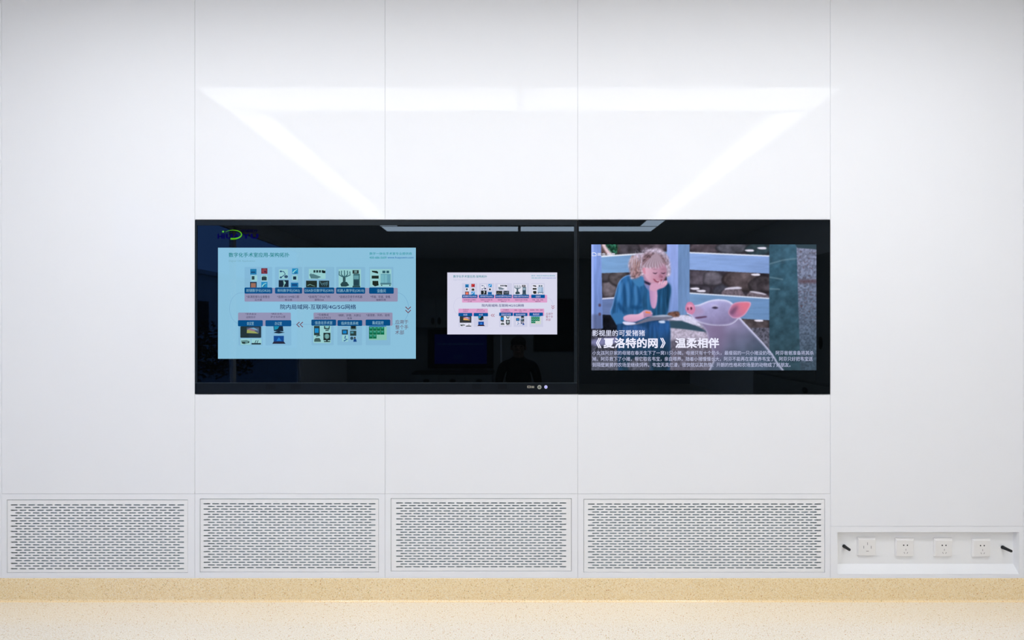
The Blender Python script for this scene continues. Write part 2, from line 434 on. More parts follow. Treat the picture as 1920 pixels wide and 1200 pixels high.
outlet(1626, 1025.2, 4, 'square white wall socket with four flat slots in a diamond pattern')
outlet(1697.5, 1026.8, 5, 'white two and three pin wall socket beside the four-slot one')
outlet(1769.8, 1027.0, 5, 'white two and three pin wall socket, middle of the three alike')
outlet(1841.5, 1027.5, 5, 'white two and three pin wall socket nearest a black knob')

# ------------------------------------------------------------------ pictures on the screens
class Canvas:
    def __init__(s, y, tf=lambda x, z: (x, z), tint=(1, 1, 1)):
        s.y = y; s.tf = tf; s.tint = tint; s.v = []; s.f = []; s.c = []
    def sub(s, y=None):
        return Canvas(s.y if y is None else y, s.tf, s.tint)
    def raw(s, pts, faces, col, layer=0):
        k = len(s.v)
        for p in pts:
            a, b2 = s.tf(*p); s.v.append((PX(a), s.y - layer * 0.00025, PZ(b2)))
        c = lin([max(0, min(255, v * w)) for v, w in zip(col, s.tint)])
        for f in faces: s.f.append(tuple(i + k for i in f)); s.c.append(c)
    def poly(s, pts, col, layer=0): s.raw(pts, [tuple(range(len(pts)))], col, layer)
    def rect(s, x0, y0, x1, y1, col, layer=0): s.poly([(x0, y0), (x1, y0), (x1, y1), (x0, y1)], col, layer)
    def rrect(s, x0, y0, x1, y1, col, r=6, layer=0):
        pts = []
        for cx, cy, a0 in ((x1 - r, y0 + r, -90), (x1 - r, y1 - r, 0), (x0 + r, y1 - r, 90), (x0 + r, y0 + r, 180)):
            for k in range(5):
                a = R(a0 + 22.5 * k); pts.append((cx + r * math.cos(a), cy + r * math.sin(a)))
        s.poly(pts, col, layer)
    def ell(s, cx, cy, rx, ry, col, layer=0, n=24):
        s.poly([(cx + rx * math.cos(2 * math.pi * k / n), cy + ry * math.sin(2 * math.pi * k / n)) for k in range(n)], col, layer)
    def line(s, pts, w, col, layer=0, w1=None):
        w1 = w if w1 is None else w1
        L = []; Rr = []
        n = len(pts)
        for i, p in enumerate(pts):
            a = pts[max(0, i - 1)]; b2 = pts[min(n - 1, i + 1)]
            dx, dy = b2[0] - a[0], b2[1] - a[1]; q = math.hypot(dx, dy) or 1
            ww = (w + (w1 - w) * i / max(1, n - 1)) / 2
            L.append((p[0] - dy / q * ww, p[1] + dx / q * ww)); Rr.append((p[0] + dy / q * ww, p[1] - dx / q * ww))
        s.raw(L + Rr, [(i, i + 1, n + i + 1, n + i) for i in range(n - 1)], col, layer)
    def text(s, body, x0, y0, x1, y1, col, bold=0.0, layer=0, shear=0.0):
        """lettering fitted into the box; y0 is its top"""
        vs, fs = glyphs(body, bold)
        a = vs.min(0); b2 = vs.max(0); w = b2 - a
        pts = [(x0 + (p[0] - a[0]) / w[0] * (x1 - x0) + shear * (p[1] - a[1]), y1 - (p[1] - a[1]) / w[1] * (y1 - y0)) for p in vs]
        s.raw(pts, fs, col, layer)
    def flush(s, name, parent=None):
        s.build(name, parent); s.v = []; s.f = []; s.c = []
    def build(s, name, parent=None, m=None):
        me = bpy.data.meshes.new(name); me.from_pydata(s.v, [], s.f)
        ca = me.color_attributes.new('col', 'FLOAT_COLOR', 'CORNER')
        arr = []
        for p, c in zip(me.polygons, s.c): arr += [c[0], c[1], c[2], 1.0] * p.loop_total
        ca.data.foreach_set('color', arr)
        me.materials.append(m or M['screen'])
        # all faces look out of the wall
        bm = bmesh.new(); bm.from_mesh(me)
        for f in bm.faces:
            if f.normal.y > 0: f.normal_flip()
        bm.to_mesh(me); bm.free()
        o = link(bpy.data.objects.new(name, me))
        if parent is not None:
            o.parent = parent; o.matrix_parent_inverse = Matrix.Translation(-Vector(root_loc(parent)))
        return o

_gc = {}
def glyphs(body, bold):
    k = (body, bold)
    if k not in _gc:
        cu = bpy.data.curves.new('lettering', 'FONT'); cu.body = body; cu.size = 1; cu.resolution_u = 2
        cu.fill_mode = 'FRONT'
        o = bpy.data.objects.new('lettering', cu); COL.objects.link(o)
        dg = bpy.context.evaluated_depsgraph_get(); dg.update()
        me = o.evaluated_get(dg).to_mesh()
        vs = np.array([v.co[:2] for v in me.vertices]); fs = [tuple(p.vertices) for p in me.polygons]
        o.evaluated_get(dg).to_mesh_clear()
        bpy.data.objects.remove(o); bpy.data.curves.remove(cu)
        if bold > 0:      # heavier strokes: the outline repeated around itself
            n0 = len(vs); V = [vs]; F = list(fs)
            steps = 8 if bold > 0.015 else 4
            for j in range(steps):
                a = 2 * math.pi * (j + .5) / steps
                V.append(vs + np.array([math.cos(a), math.sin(a)]) * bold); F += [tuple(i + n0 * (j + 1) for i in f) for f in fs]
            vs = np.concatenate(V); fs = F
        _gc[k] = (vs, fs)
    return _gc[k]

# ---- the wide display
def display(name, lab, px0, px1, py0, py1, slate):
    x0, x1, z0, z1 = PX(px0), PX(px1), PZ(py1), PZ(py0)
    t = thing(name, lab, 'wall screen', None, ((x0 + x1) / 2, 0, z0))
    g = Geo()
    g.ring((x0 + 0.0005, x1 - 0.0005, z0 + 0.0005, z1 - 0.0005), (x0 + 0.003, x1 - 0.003, z0 + 0.003, z1 - 0.003), -0.002, 0.0195)
    g.box(x0 + 0.02, x1 - 0.02, 0.0205, 0.08, z0 + 0.02, z1 - 0.02)
    g.build('housing', M['housing'], t)
    return t, x0, x1, z0, z1

t, x0, x1, z0, z1 = display('touch_display', 'wide black touch display in the wall showing two copies of one slide', 365.7, 1083.0, 412.8, 738.6, True)
g = Geo(); g.box(PX(370.5), PX(1076.2), -0.0012, 0.019, PZ(717.2), PZ(423)); g.build('screen_glass', M['glass'], t)
g = Geo()
g.box(x0 + 0.0032, x1 - 0.0032, -0.0030, 0.019, PZ(422.8), z1 - 0.0032)
g.box(x0 + 0.0032, PX(370.4), -0.0030, 0.019, PZ(717.2), PZ(422.8))
g.box(PX(1076.3), x1 - 0.0032, -0.0030, 0.019, PZ(717.2), PZ(422.8))
g.build('bezel', M['bezel'], t)
g = Geo(); g.box(x0 + 0.0032, x1 - 0.0032, -0.0035, 0.019, z0 + 0.0032, PZ(718.4)); bar = g.build('lower_bezel', M['bezel2'], t)
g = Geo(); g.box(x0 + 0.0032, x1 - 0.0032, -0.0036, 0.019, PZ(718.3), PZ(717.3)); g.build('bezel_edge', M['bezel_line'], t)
g = Geo(); g.tube((PX(507), -0.0028, PZ(418.2)), (PX(507), -0.0034, PZ(418.2)), 0.0018, 0.0018, 12); g.build('light_sensor', M['bezel_line'], t)
for a, c in ((499, 518), (546, 565), (885, 903.5), (933.5, 950.5)):
    g = Geo(); nx = int((c - a) / 2.1)
    for i in range(nx):
        for j in range(4):
            g.tube((PX(a + i * 2.1 + 1), -0.0034, PZ(721.6 + j * 2.3)), (PX(a + i * 2.1 + 1), -0.0037, PZ(721.6 + j * 2.3)), 0.0019, 0.0019, 8)
    o = g.build('speaker_holes', M['mesh_dark'], bar)
M['port'] = mat('port_metal', (0.42, 0.40, 0.33), 0.4, 0.3)
g = Geo(); g.ring((PX(988.7), PX(995.2), PZ(727.2), PZ(723.2)), (PX(989.9), PX(994.0), PZ(726.2), PZ(724.2)), -0.0040, -0.0033); g.build('video_port', M['port'], bar)
g = Geo(); g.box(PX(996.4), PX(1001.6), -0.0040, -0.0033, PZ(727.1), PZ(725.7)); g.box(PX(996.4), PX(1001.6), -0.0040, -0.0033, PZ(724.9), PZ(723.8)); g.build('usb_port', M['port'], bar)
g = Geo(); c0 = (PX(1011.3), PZ(725.7))
for k in range(28):
    a, b2 = 2 * math.pi * k / 28, 2 * math.pi * (k + 1) / 28
    ro, ri = 0.0092, 0.0062
    g.add([(c0[0] + ro * math.cos(a), -0.0042, c0[1] + ro * math.sin(a)), (c0[0] + ro * math.cos(b2), -0.0042, c0[1] + ro * math.sin(b2)),
           (c0[0] + ri * math.cos(b2), -0.0048, c0[1] + ri * math.sin(b2)), (c0[0] + ri * math.cos(a), -0.0048, c0[1] + ri * math.sin(a)),
           (c0[0] + ro * math.cos(a), -0.0034, c0[1] + ro * math.sin(a)), (c0[0] + ro * math.cos(b2), -0.0034, c0[1] + ro * math.sin(b2))],
          [(0, 1, 2, 3), (4, 5, 1, 0)])
kn = g.build('round_port', M['silver'], bar)
g = Geo(); g.tube((c0[0], -0.0034, c0[1]), (c0[0], -0.0040, c0[1]), 0.0060, 0.0060, 20)
g.build('port_centre', mat('grey_disc', (0.16, 0.18, 0.15), 0.5, 0.3), bar)
cv = Canvas(-0.0045); cv.ell(1023.4, 725.4, 3.0, 3.2, (205, 205, 250)); cv.ell(1023.4, 725.4, 1.6, 1.7, (140, 140, 245), 1); cv.rect(1023.1, 723.6, 1023.7, 725.6, (225, 225, 255), 2)
cv.build('power_light', bar)

# ---- logo at the top of the wide display (coordinates of the 8.57x detail: 400,420)
def tl(x, y): return (400 + x / 8.571, 420 + y / 8.571)
cv = Canvas(-0.0016, tl)
navy = (8, 6, 74)
cv.text('HI', 70, 158, 186, 240, navy, 0.05); cv.text('U', 200, 158, 315, 240, navy, 0.05); cv.text('A', 318, 158, 428, 240, navy, 0.04)
cv.text('Y', 470, 158, 585, 240, navy, 0.05); cv.text('U', 600, 158, 728, 240, navy, 0.05)
cv.text('\u534e\u57df\u533b\u7597', 445, 88, 718, 136, (4, 4, 44), 0.02)
green = (84, 178, 8)
pts = []
for k in range(41):
    a = R(-150 + 255 * k / 40)
    pts.append((318 + 140 * math.cos(a), 170 + 70 * math.sin(a)))
pts = [p for p in pts if p[0] > 200 or p[1] < 130]
cv.line([(200, 120)] + [p for p in pts if p[0] > 205], 3, green, 2, 28)
cv.ell(162, 124, 17, 14, green, 2)
cv.build('company_mark', t)

# ---- the slide, drawn in the coordinates of a detail view of the large copy (360,400 scale 4.286)
def chevrons(c, pts, w, col): c.line(pts, w, col, 4)
def make_slide(parent, tf, tint, bg_tint, yb):
    bg = Canvas(yb, tf, bg_tint)
    WH = (228, 215, 235)
    bg.rect(210, 278, 1800, 1168, (216, 216, 236))
    card = (204, 205, 228)
    for a in ((424, 432, 646, 600), (668, 432, 888, 600), (902, 432, 1145, 600), (1160, 432, 1393, 600), (1425, 432, 1620, 600),
              (375, 905, 570, 1062), (592, 905, 800, 1062), (962, 900, 1140, 1060), (1170, 900, 1368, 1060), (1398, 900, 1596, 1060)):
        bg.rrect(*a, card, 6, 1)
    arc = []
    for k in range(25):
        a = R(90 + 180 * k / 24); arc.append((395 + 92 * math.cos(a), 765 - 125 * math.sin(a)))
    bg.line([(424, 640)] + arc[:] + [(372, 890)], 3, (190, 192, 222), 1)
    arc = []
    for k in range(25):
        a = R(90 - 180 * k / 24); arc.append((1650 + 92 * math.cos(a), 765 - 125 * math.sin(a)))
    bg.line([(1650, 640)] + arc + [(1610, 890)], 3, (176, 188, 220), 1); bg.line([(800, 892), (962, 892)], 3, (176, 188, 220), 1)
    root = bg.build('slide_window', parent)
    pk = bg.sub(); pk.tint = tint
    pink = (220, 160, 203)
    pk.rrect(424, 600, 1655, 710, pink, 8, 2); pk.rrect(372, 798, 796, 905, pink, 8, 2); pk.rrect(978, 798, 1613, 903, pink, 8, 2)
    pk.build('pink_band', root)
    bars = [(424, 597, 647, 646, '\u8154\u955c\u6570\u5b57\u5316(OR20)', 0.87), (669, 597, 887, 646, '\u9aa8\u79d1\u6570\u5b57\u5316(OR5)', 0.82), (902, 597, 1145, 646, 'DSA\u6742\u4ea4\u6570\u5b57\u5316(OR9)', 0.94),
            (1160, 597, 1393, 647, '\u673a\u5668\u4eba\u6570\u5b57\u5316(OR10)', 0.92), (1425, 597, 1623, 647, '\u8bbe\u5907\u95f4', 0.35),
            (371, 859, 571, 908, '\u4f1a\u8bae\u5ba4', 0.28), (592, 859, 800, 908, '\u529e\u516c\u5ba4', 0.27),
            (961, 854, 1160, 903, '\u4fe1\u606f\u5316\u624b\u672f\u5ba4', 0.7), (1171, 858, 1370, 905, '\u4e34\u5e8a\u4fe1\u606f\u7cfb\u7edf', 0.69), (1397, 854, 1595, 903, '\u96c6\u6210\u76d1\u63a7', 0.46)]
    for a, b2, c, d2, s_, w in bars:
        q = Canvas(yb, tf, tint); q.rrect(a, b2, c, d2, (2, 84, 152), 8, 3)
        m = (a + c) / 2; hw = (c - a) * w / 2
        q.text(s_, m - hw, b2 + 12, m + hw, d2 - 9, (196, 196, 232), 0.012, 5)
        q.build('label_bar', root)
    def T(*a):
        q = Canvas(yb, tf, tint); q.text(*a[:-1], layer=a[-1]); q.build('slide_lettering', root)
    T('\u6570\u5b57\u5316\u624b\u672f\u5ba4\u5e94\u7528-\u67b6\u6784\u62d3\u6251', 297, 317, 785, 354, (20, 138, 150), 0.012, 4)
    T('Digital OR Application', 299, 377, 508, 395, (178, 186, 212), 0.0, 4)
    T('\u6570\u5b57\u4e00\u4f53\u5316\u624b\u672f\u5ba4\u4e13\u4e1a\u63d0\u4f9b\u5546', 1428, 315, 1768, 336, (40, 160, 180), 0.008, 4)
    T('400-686-5609', 1428, 349, 1565, 366, (40, 160, 180), 0.01, 4)
    T('www.huayuwm.com', 1573, 349, 1782, 369, (20, 110, 195), 0.01, 4)
    T('\u9662\u5185\u5c40\u57df\u7f51-\u4e92\u8054\u7f51/4G/5G\u7f51\u7edc', 711, 732, 1320, 772, (30, 50, 112), 0.012, 4)
    red = (150, 62, 88)
    T('\u5e94\u7528\u4e8e', 1636, 856, 1740, 890, red, 0.0, 4); T('\u6574\u4e2a\u624b', 1636, 898, 1740, 932, red, 0.0, 4); T('\u672f\u90e8', 1634, 940, 1706, 974, red, 0.0, 4)
    gy = (92, 68, 104)
    for s_, a, b2, c, d2 in (('*\u9ad8\u6e05\u8154\u955c\u4e0e\u5168\u666f\u6574\u5408', 440, 661, 628, 682), ('\u4e91\u65b9\u6848', 506, 687, 565, 704),
                             ('*\u8fde\u63a5DICOM\u63a5\u53e3\u5f71', 686, 661, 865, 682), ('\u50cf\u8bbe\u5907', 748, 687, 808, 704),
                             ('*\u8fde\u63a5\u897f\u95e8\u5b50GE\u98de\u5229', 935, 661, 1112, 682), ('\u6d66\u7b49DSA', 986, 687, 1062, 704),
                             ('*\u8fde\u63a5\u8fbe\u82ac\u5947\u624b\u672f\u673a\u5668', 1184, 661, 1370, 682), ('\u4eba', 1267, 687, 1287, 704),
                             ('*\u4f20\u8f93\u3001\u5b58\u50a8\u3001\u5f55\u64ad\u3001', 1435, 661, 1600, 682), ('\u7f16\u89e3\u7801\u7b49', 1482, 687, 1560, 704),
                             ('*\u5b66\u672f\u4f1a\u8bae', 430, 801, 520, 818), ('\u8fdc\u7a0b\u4f1a\u8bca', 438, 825, 512, 843),
                             ('*\u75c5\u533a\u4e3b\u4efb\u3001', 636, 801, 732, 816), ('\u62a4\u58eb\u957f\u529e\u516c\u5ba4', 634, 823, 752, 841),
                             ('*\u65e0\u7f1d\u96c6\u6210', 1012, 806, 1100, 826), ('HIS/LIS/PACS', 992, 832, 1118, 848),
                             ('*\u9ebb\u9189\u3001\u62a4\u7406\u3001\u5927\u5c4f\u516c', 1174, 810, 1360, 830), ('\u544a\u7b49', 1250, 836, 1288, 852),
                             ('*\u6e29\u6e7f\u5ea6\u3001\u98ce\u673a\u3001\u76d1\u89c6', 1402, 808, 1590, 828)):
        T(s_, a, b2, c, d2, gy, 0.004, 4)
    for P in (([(1718, 752), (1739, 772), (1760, 752)], [(1718, 778), (1739, 800), (1760, 778)]), ([(866, 874), (843, 894), (866, 914)], [(893, 874), (870, 894), (893, 914)])):
        q = Canvas(yb, tf, tint)
        for p in P: q.line(p, 7, (165, 38, 58), 4)
        q.build('double_arrow', root)
    ic = Canvas(yb, tf, tint)
    W_ = (226, 226, 240); K = (38, 42, 48); B_ = (24, 96, 176); G_ = (108, 116, 128)
    # surgical video thumbnails
    for a, b2, c1, c2 in ((470, 448, (40, 130, 190), (20, 70, 130)), (558, 442, (160, 40, 50), (70, 20, 40)), (476, 500, W_, (70, 72, 70)), (558, 500, W_, (50, 55, 52)), (468, 552, (220, 110, 80), (70, 70, 90)), (558, 552, (50, 150, 215), (220, 235, 245))):
        ic.rect(a, b2, a + 50, b2 + 45, c1, 2)
    ic.rect(476, 470, 510, 480, (20, 60, 110), 3); ic.ell(583, 464, 20, 20, (205, 62, 62), 3); ic.ell(590, 470, 9, 8, (110, 20, 40), 4)
    ic.rect(482, 506, 504, 534, (60, 66, 62), 3); ic.rect(562, 512, 602, 540, (52, 58, 54), 3); ic.rect(568, 504, 596, 514, (150, 155, 160), 3)
    ic.rect(468, 552, 522, 596, (62, 62, 80), 3); ic.rect(476, 562, 514, 596, (232, 118, 92), 4)
    ic.line([(565, 590), (580, 570), (600, 562)], 8, (235, 240, 245), 3, 4); ic.line([(575, 592), (590, 575)], 7, (70, 90, 110), 3, 3)
    ic.flush('diagram_picture', root)
    # microscope arm, x-ray etc
    ic.rect(700, 452, 772, 528, W_, 2); ic.line([(716, 468), (738, 468), (752, 490), (730, 508), (716, 516)], 6, (40, 70, 120), 3); ic.ell(716, 468, 9, 7, (40, 70, 120), 4); ic.ell(716, 516, 9, 7, (40, 70, 120), 4)
    ic.ell(758, 510, 15, 12, (70, 80, 110), 3)
    ic.rect(698, 538, 778, 594, (28, 34, 38), 2); ic.line([(738, 542), (748, 560), (736, 592)], 12, (190, 200, 205), 3, 6); ic.rect(738, 552, 754, 566, (225, 230, 235), 3)
    ic.rect(806, 444, 854, 488, (40, 150, 215), 2); ic.line([(812, 480), (828, 462), (846, 452)], 9, (225, 240, 248), 3, 4); ic.line([(826, 484), (846, 478)], 8, (40, 60, 110), 3, 4)
    ic.rect(806, 500, 850, 542, W_, 2); ic.rect(814, 508, 840, 534, (30, 44, 56), 3); ic.rect(796, 558, 856, 596, (40, 122, 190), 2); ic.rect(804, 568, 846, 584, (20, 72, 132), 3)
    ic.flush('diagram_picture', root)
    # hybrid theatre
    ic.rect(940, 448, 1075, 528, W_, 2)
    for a in (978, 1000, 1022, 1044): ic.rect(a, 458, a + 16, 478, (50, 62, 72), 3)
    ic.rect(1050, 462, 1074, 482, (24, 30, 34), 3); ic.poly([(945, 492), (975, 488), (1040, 512), (1010, 526), (958, 524)], (120, 135, 150), 3); ic.line([(960, 484), (950, 500), (962, 522)], 6, (100, 120, 140), 4)
    ic.rect(918, 542, 1006, 596, (44, 48, 46), 2); ic.line([(930, 582), (950, 572), (968, 580), (990, 586)], 7, (160, 165, 160), 3, 3); ic.rect(1022, 542, 1104, 596, (44, 52, 60), 2)
    for k in range(7): ic.line([(1030 + k * 10, 548 + (k * 17) % 20), (1042 + k * 8, 572 + (k * 11) % 20)], 4, (150, 165, 190), 3, 2)
    ic.flush('diagram_picture', root)
    # robot
    ic.rect(1180, 450, 1360, 596, W_, 2)
    for k, (a, b2) in enumerate(((1186, 466), (1204, 462), (1226, 460), (1250, 462), (1270, 468))):
        ic.line([(a, b2), (a - 2 if k < 2 else a + 2, b2 + 30), (1226 + (k - 2) * 6, 512)], 8, (84, 112, 128), 3, 9)
    ic.rect(1214, 506, 1236, 560, (70, 92, 104), 3); ic.poly([(1194, 570), (1210, 552), (1246, 552), (1266, 580), (1240, 590), (1200, 590)], (56, 76, 86), 3)
    ic.rect(1292, 458, 1342, 486, (60, 54, 58), 3); ic.rect(1306, 462, 1328, 480, (160, 160, 168), 4); ic.rect(1298, 488, 1350, 592, (78, 104, 120), 3); ic.rect(1302, 500, 1342, 530, (150, 172, 190), 4); ic.rect(1302, 538, 1342, 580, (54, 74, 92), 4); ic.rect(1292, 584, 1354, 596, (60, 78, 88), 4)
    ic.flush('diagram_picture', root)
    # equipment room
    ic.rect(1432, 450, 1604, 590, W_, 2)
    ic.poly([(1446, 462), (1488, 464), (1498, 474), (1496, 486), (1450, 474)], (44, 46, 44), 3); ic.rect(1446, 502, 1502, 526, (46, 48, 46), 3); ic.poly([(1452, 544), (1498, 544), (1502, 580), (1472, 588), (1452, 574)], (44, 46, 42), 3)
    ic.rect(1518, 488, 1598, 566, (150, 175, 205), 3); ic.rect(1520, 494, 1544, 560, (176, 198, 222), 4); ic.rect(1548, 494, 1570, 560, (176, 198, 222), 4); ic.rect(1516, 560, 1602, 574, (112, 134, 156), 4)
    ic.rect(1532, 462, 1556, 482, (70, 100, 120), 3); ic.rect(1564, 462, 1586, 482, (70, 100, 120), 3); ic.ell(1526, 580, 5, 5, (60, 70, 80), 3); ic.ell(1592, 580, 5, 5, (60, 70, 80), 3)
    ic.flush('diagram_picture', root)
    # meeting room
    ic.rrect(390, 908, 558, 1000, (52, 54, 56), 6, 2); ic.rect(442, 918, 540, 962, (120, 100, 128), 3)
    ic.poly([(442, 962), (445, 935), (500, 945), (538, 966)], (228, 178, 96), 4); ic.poly([(445, 935), (470, 922), (520, 935), (500, 948)], (220, 130, 150), 5); ic.poly([(470, 922), (500, 918), (538, 940), (520, 940)], (170, 180, 220), 6)
    ic.rect(392, 1008, 472, 1056, W_, 2); ic.rect(480, 1008, 560, 1056, W_, 2)
    ic.poly([(396, 1022), (440, 1018), (466, 1026), (462, 1042), (420, 1052), (400, 1042)], (150, 156, 166), 3); ic.rect(404, 1034, 430, 1046, (50, 52, 54), 4); ic.ell(456, 1036, 5, 6, (50, 52, 54), 4)
    ic.rect(480, 1042, 556, 1054, (38, 42, 44), 3); ic.line([(508, 1042), (518, 1020)], 5, (50, 52, 54), 3); ic.line([(524, 1042), (534, 1020)], 5, (50, 52, 54), 3)
    ic.flush('diagram_picture', root)
    # office
    ic.poly([(656, 905), (732, 905), (736, 948), (660, 946)], (26, 34, 42), 2); ic.poly([(660, 905), (704, 905), (690, 930), (664, 938)], (36, 150, 196), 3); ic.poly([(656, 960), (680, 948), (700, 946), (748, 958), (700, 966)], (32, 36, 40), 3)
    ic.rect(658, 984, 740, 1030, (20, 74, 158), 2); ic.poly([(680, 1025), (700, 995), (722, 1025)], (50, 130, 220), 3); ic.poly([(646, 1048), (658, 1030), (740, 1030), (754, 1048)], (52, 32, 40), 2)
    ic.flush('diagram_picture', root)
    # integrated theatre
    ic.rect(978, 903, 1118, 1042, W_, 2); ic.rect(982, 905, 1028, 980, (60, 66, 72), 3); ic.rect(988, 924, 1020, 960, (28, 150, 230), 4); ic.poly([(995, 985), (1030, 976), (1034, 984), (1004, 992)], (90, 100, 108), 4)
    ic.poly([(1062, 905), (1110, 905), (1106, 934), (1064, 930)], (60, 72, 76), 3); ic.poly([(1070, 905), (1104, 905), (1098, 924), (1074, 922)], (190, 205, 215), 4); ic.rect(1074, 936, 1100, 944, (50, 58, 62), 3)
    ic.rect(1058, 960, 1114, 1020, (30, 38, 42), 3); ic.ell(1076, 988, 9, 18, (150, 165, 172), 4); ic.ell(1096, 988, 9, 18, (150, 165, 172), 4); ic.rect(1083, 968, 1089, 1010, (205, 214, 220), 4); ic.rect(1062, 1026, 1112, 1034, (34, 40, 44), 3); ic.rect(1080, 1018, 1092, 1030, (34, 40, 44), 3)
    ic.poly([(984, 1014), (996, 1002), (1026, 1002), (1038, 1022), (1036, 1032), (984, 1032)], (92, 100, 102), 3)
    ic.flush('diagram_picture', root)
    # clinical systems
    ic.rect(1206, 934, 1254, 974, (52, 62, 72), 2); ic.rect(1214, 942, 1244, 966, (30, 140, 226), 3); ic.rect(1276, 905, 1322, 936, (120, 128, 136), 2); ic.rect(1280, 905, 1316, 926, (40, 42, 46), 3)
    ic.rect(1272, 944, 1322, 984, (60, 68, 72), 2); ic.rect(1278, 950, 1300, 966, (110, 150, 180), 3); ic.rect(1208, 980, 1256, 1030, W_, 2); ic.line([(1236, 984), (1230, 1004), (1250, 1010), (1222, 1026)], 9, (50, 100, 170), 3)
    ic.rect(1212, 916, 1252, 920, (226, 180, 200), 2); ic.ell(1286, 1004, 13, 13, (70, 84, 110), 2); ic.ell(1310, 1000, 7, 8, (96, 64, 50), 3); ic.poly([(1298, 1032), (1302, 1008), (1320, 1008), (1326, 1032)], (28, 72, 150), 3)
    ic.flush('diagram_picture', root)
    # monitoring table
    ic.rect(1424, 908, 1566, 1018, (205, 214, 205), 2); ic.rect(1424, 904, 1562, 911, (70, 130, 220), 3)
    for r in range(3):
        for c in range(4 if r < 2 else 2):
            a, b2 = 1424 + c * 31, 912 + r * 32
            ic.rect(a, b2, a + 30, b2 + 31, (22, 126, 92), 3); ic.rect(a + 7, b2 + 4, a + 24, b2 + 12, (110, 190, 180), 4); ic.rect(a + 3, b2 + 19, a + 27, b2 + 22, (14, 92, 66), 4)
    ic.build('diagram_picture', root)
    return root

def tf_big(x, y): return (409.2 + (x - 210) * (779.8 - 409.2) / 1590, 464.6 + (y - 278) * (672.6 - 464.6) / 890)
def tf_small(x, y): return (838.8 + (x - 210) * (1044.6 - 838.8) / 1590, 511.0 + (y - 278) * (627.0 - 511.0) / 890)
r1 = make_slide(t, tf_big, (0.66, 0.90, 0.86), (0.64, 0.885, 0.925), -0.0016)
r1['label'] = 'blue-tinted large copy of the slide'
r2 = make_slide(t, tf_small, (1, 1, 1), (1, 1, 1), -0.0016)
r2['label'] = 'white smaller copy of the slide'

# ---- the narrow display and its picture
t, x0, x1, z0, z1 = display('video_display', 'narrower black screen in the wall showing a child and a pig', 1084.0, 1556.0, 412.0, 739.3, False)
g = Geo(); g.box(x0 + 0.0032, x1 - 0.0032, -0.0022, 0.019, z0 + 0.0032, z1 - 0.0032); g.build('screen_glass', M['glass'], t)

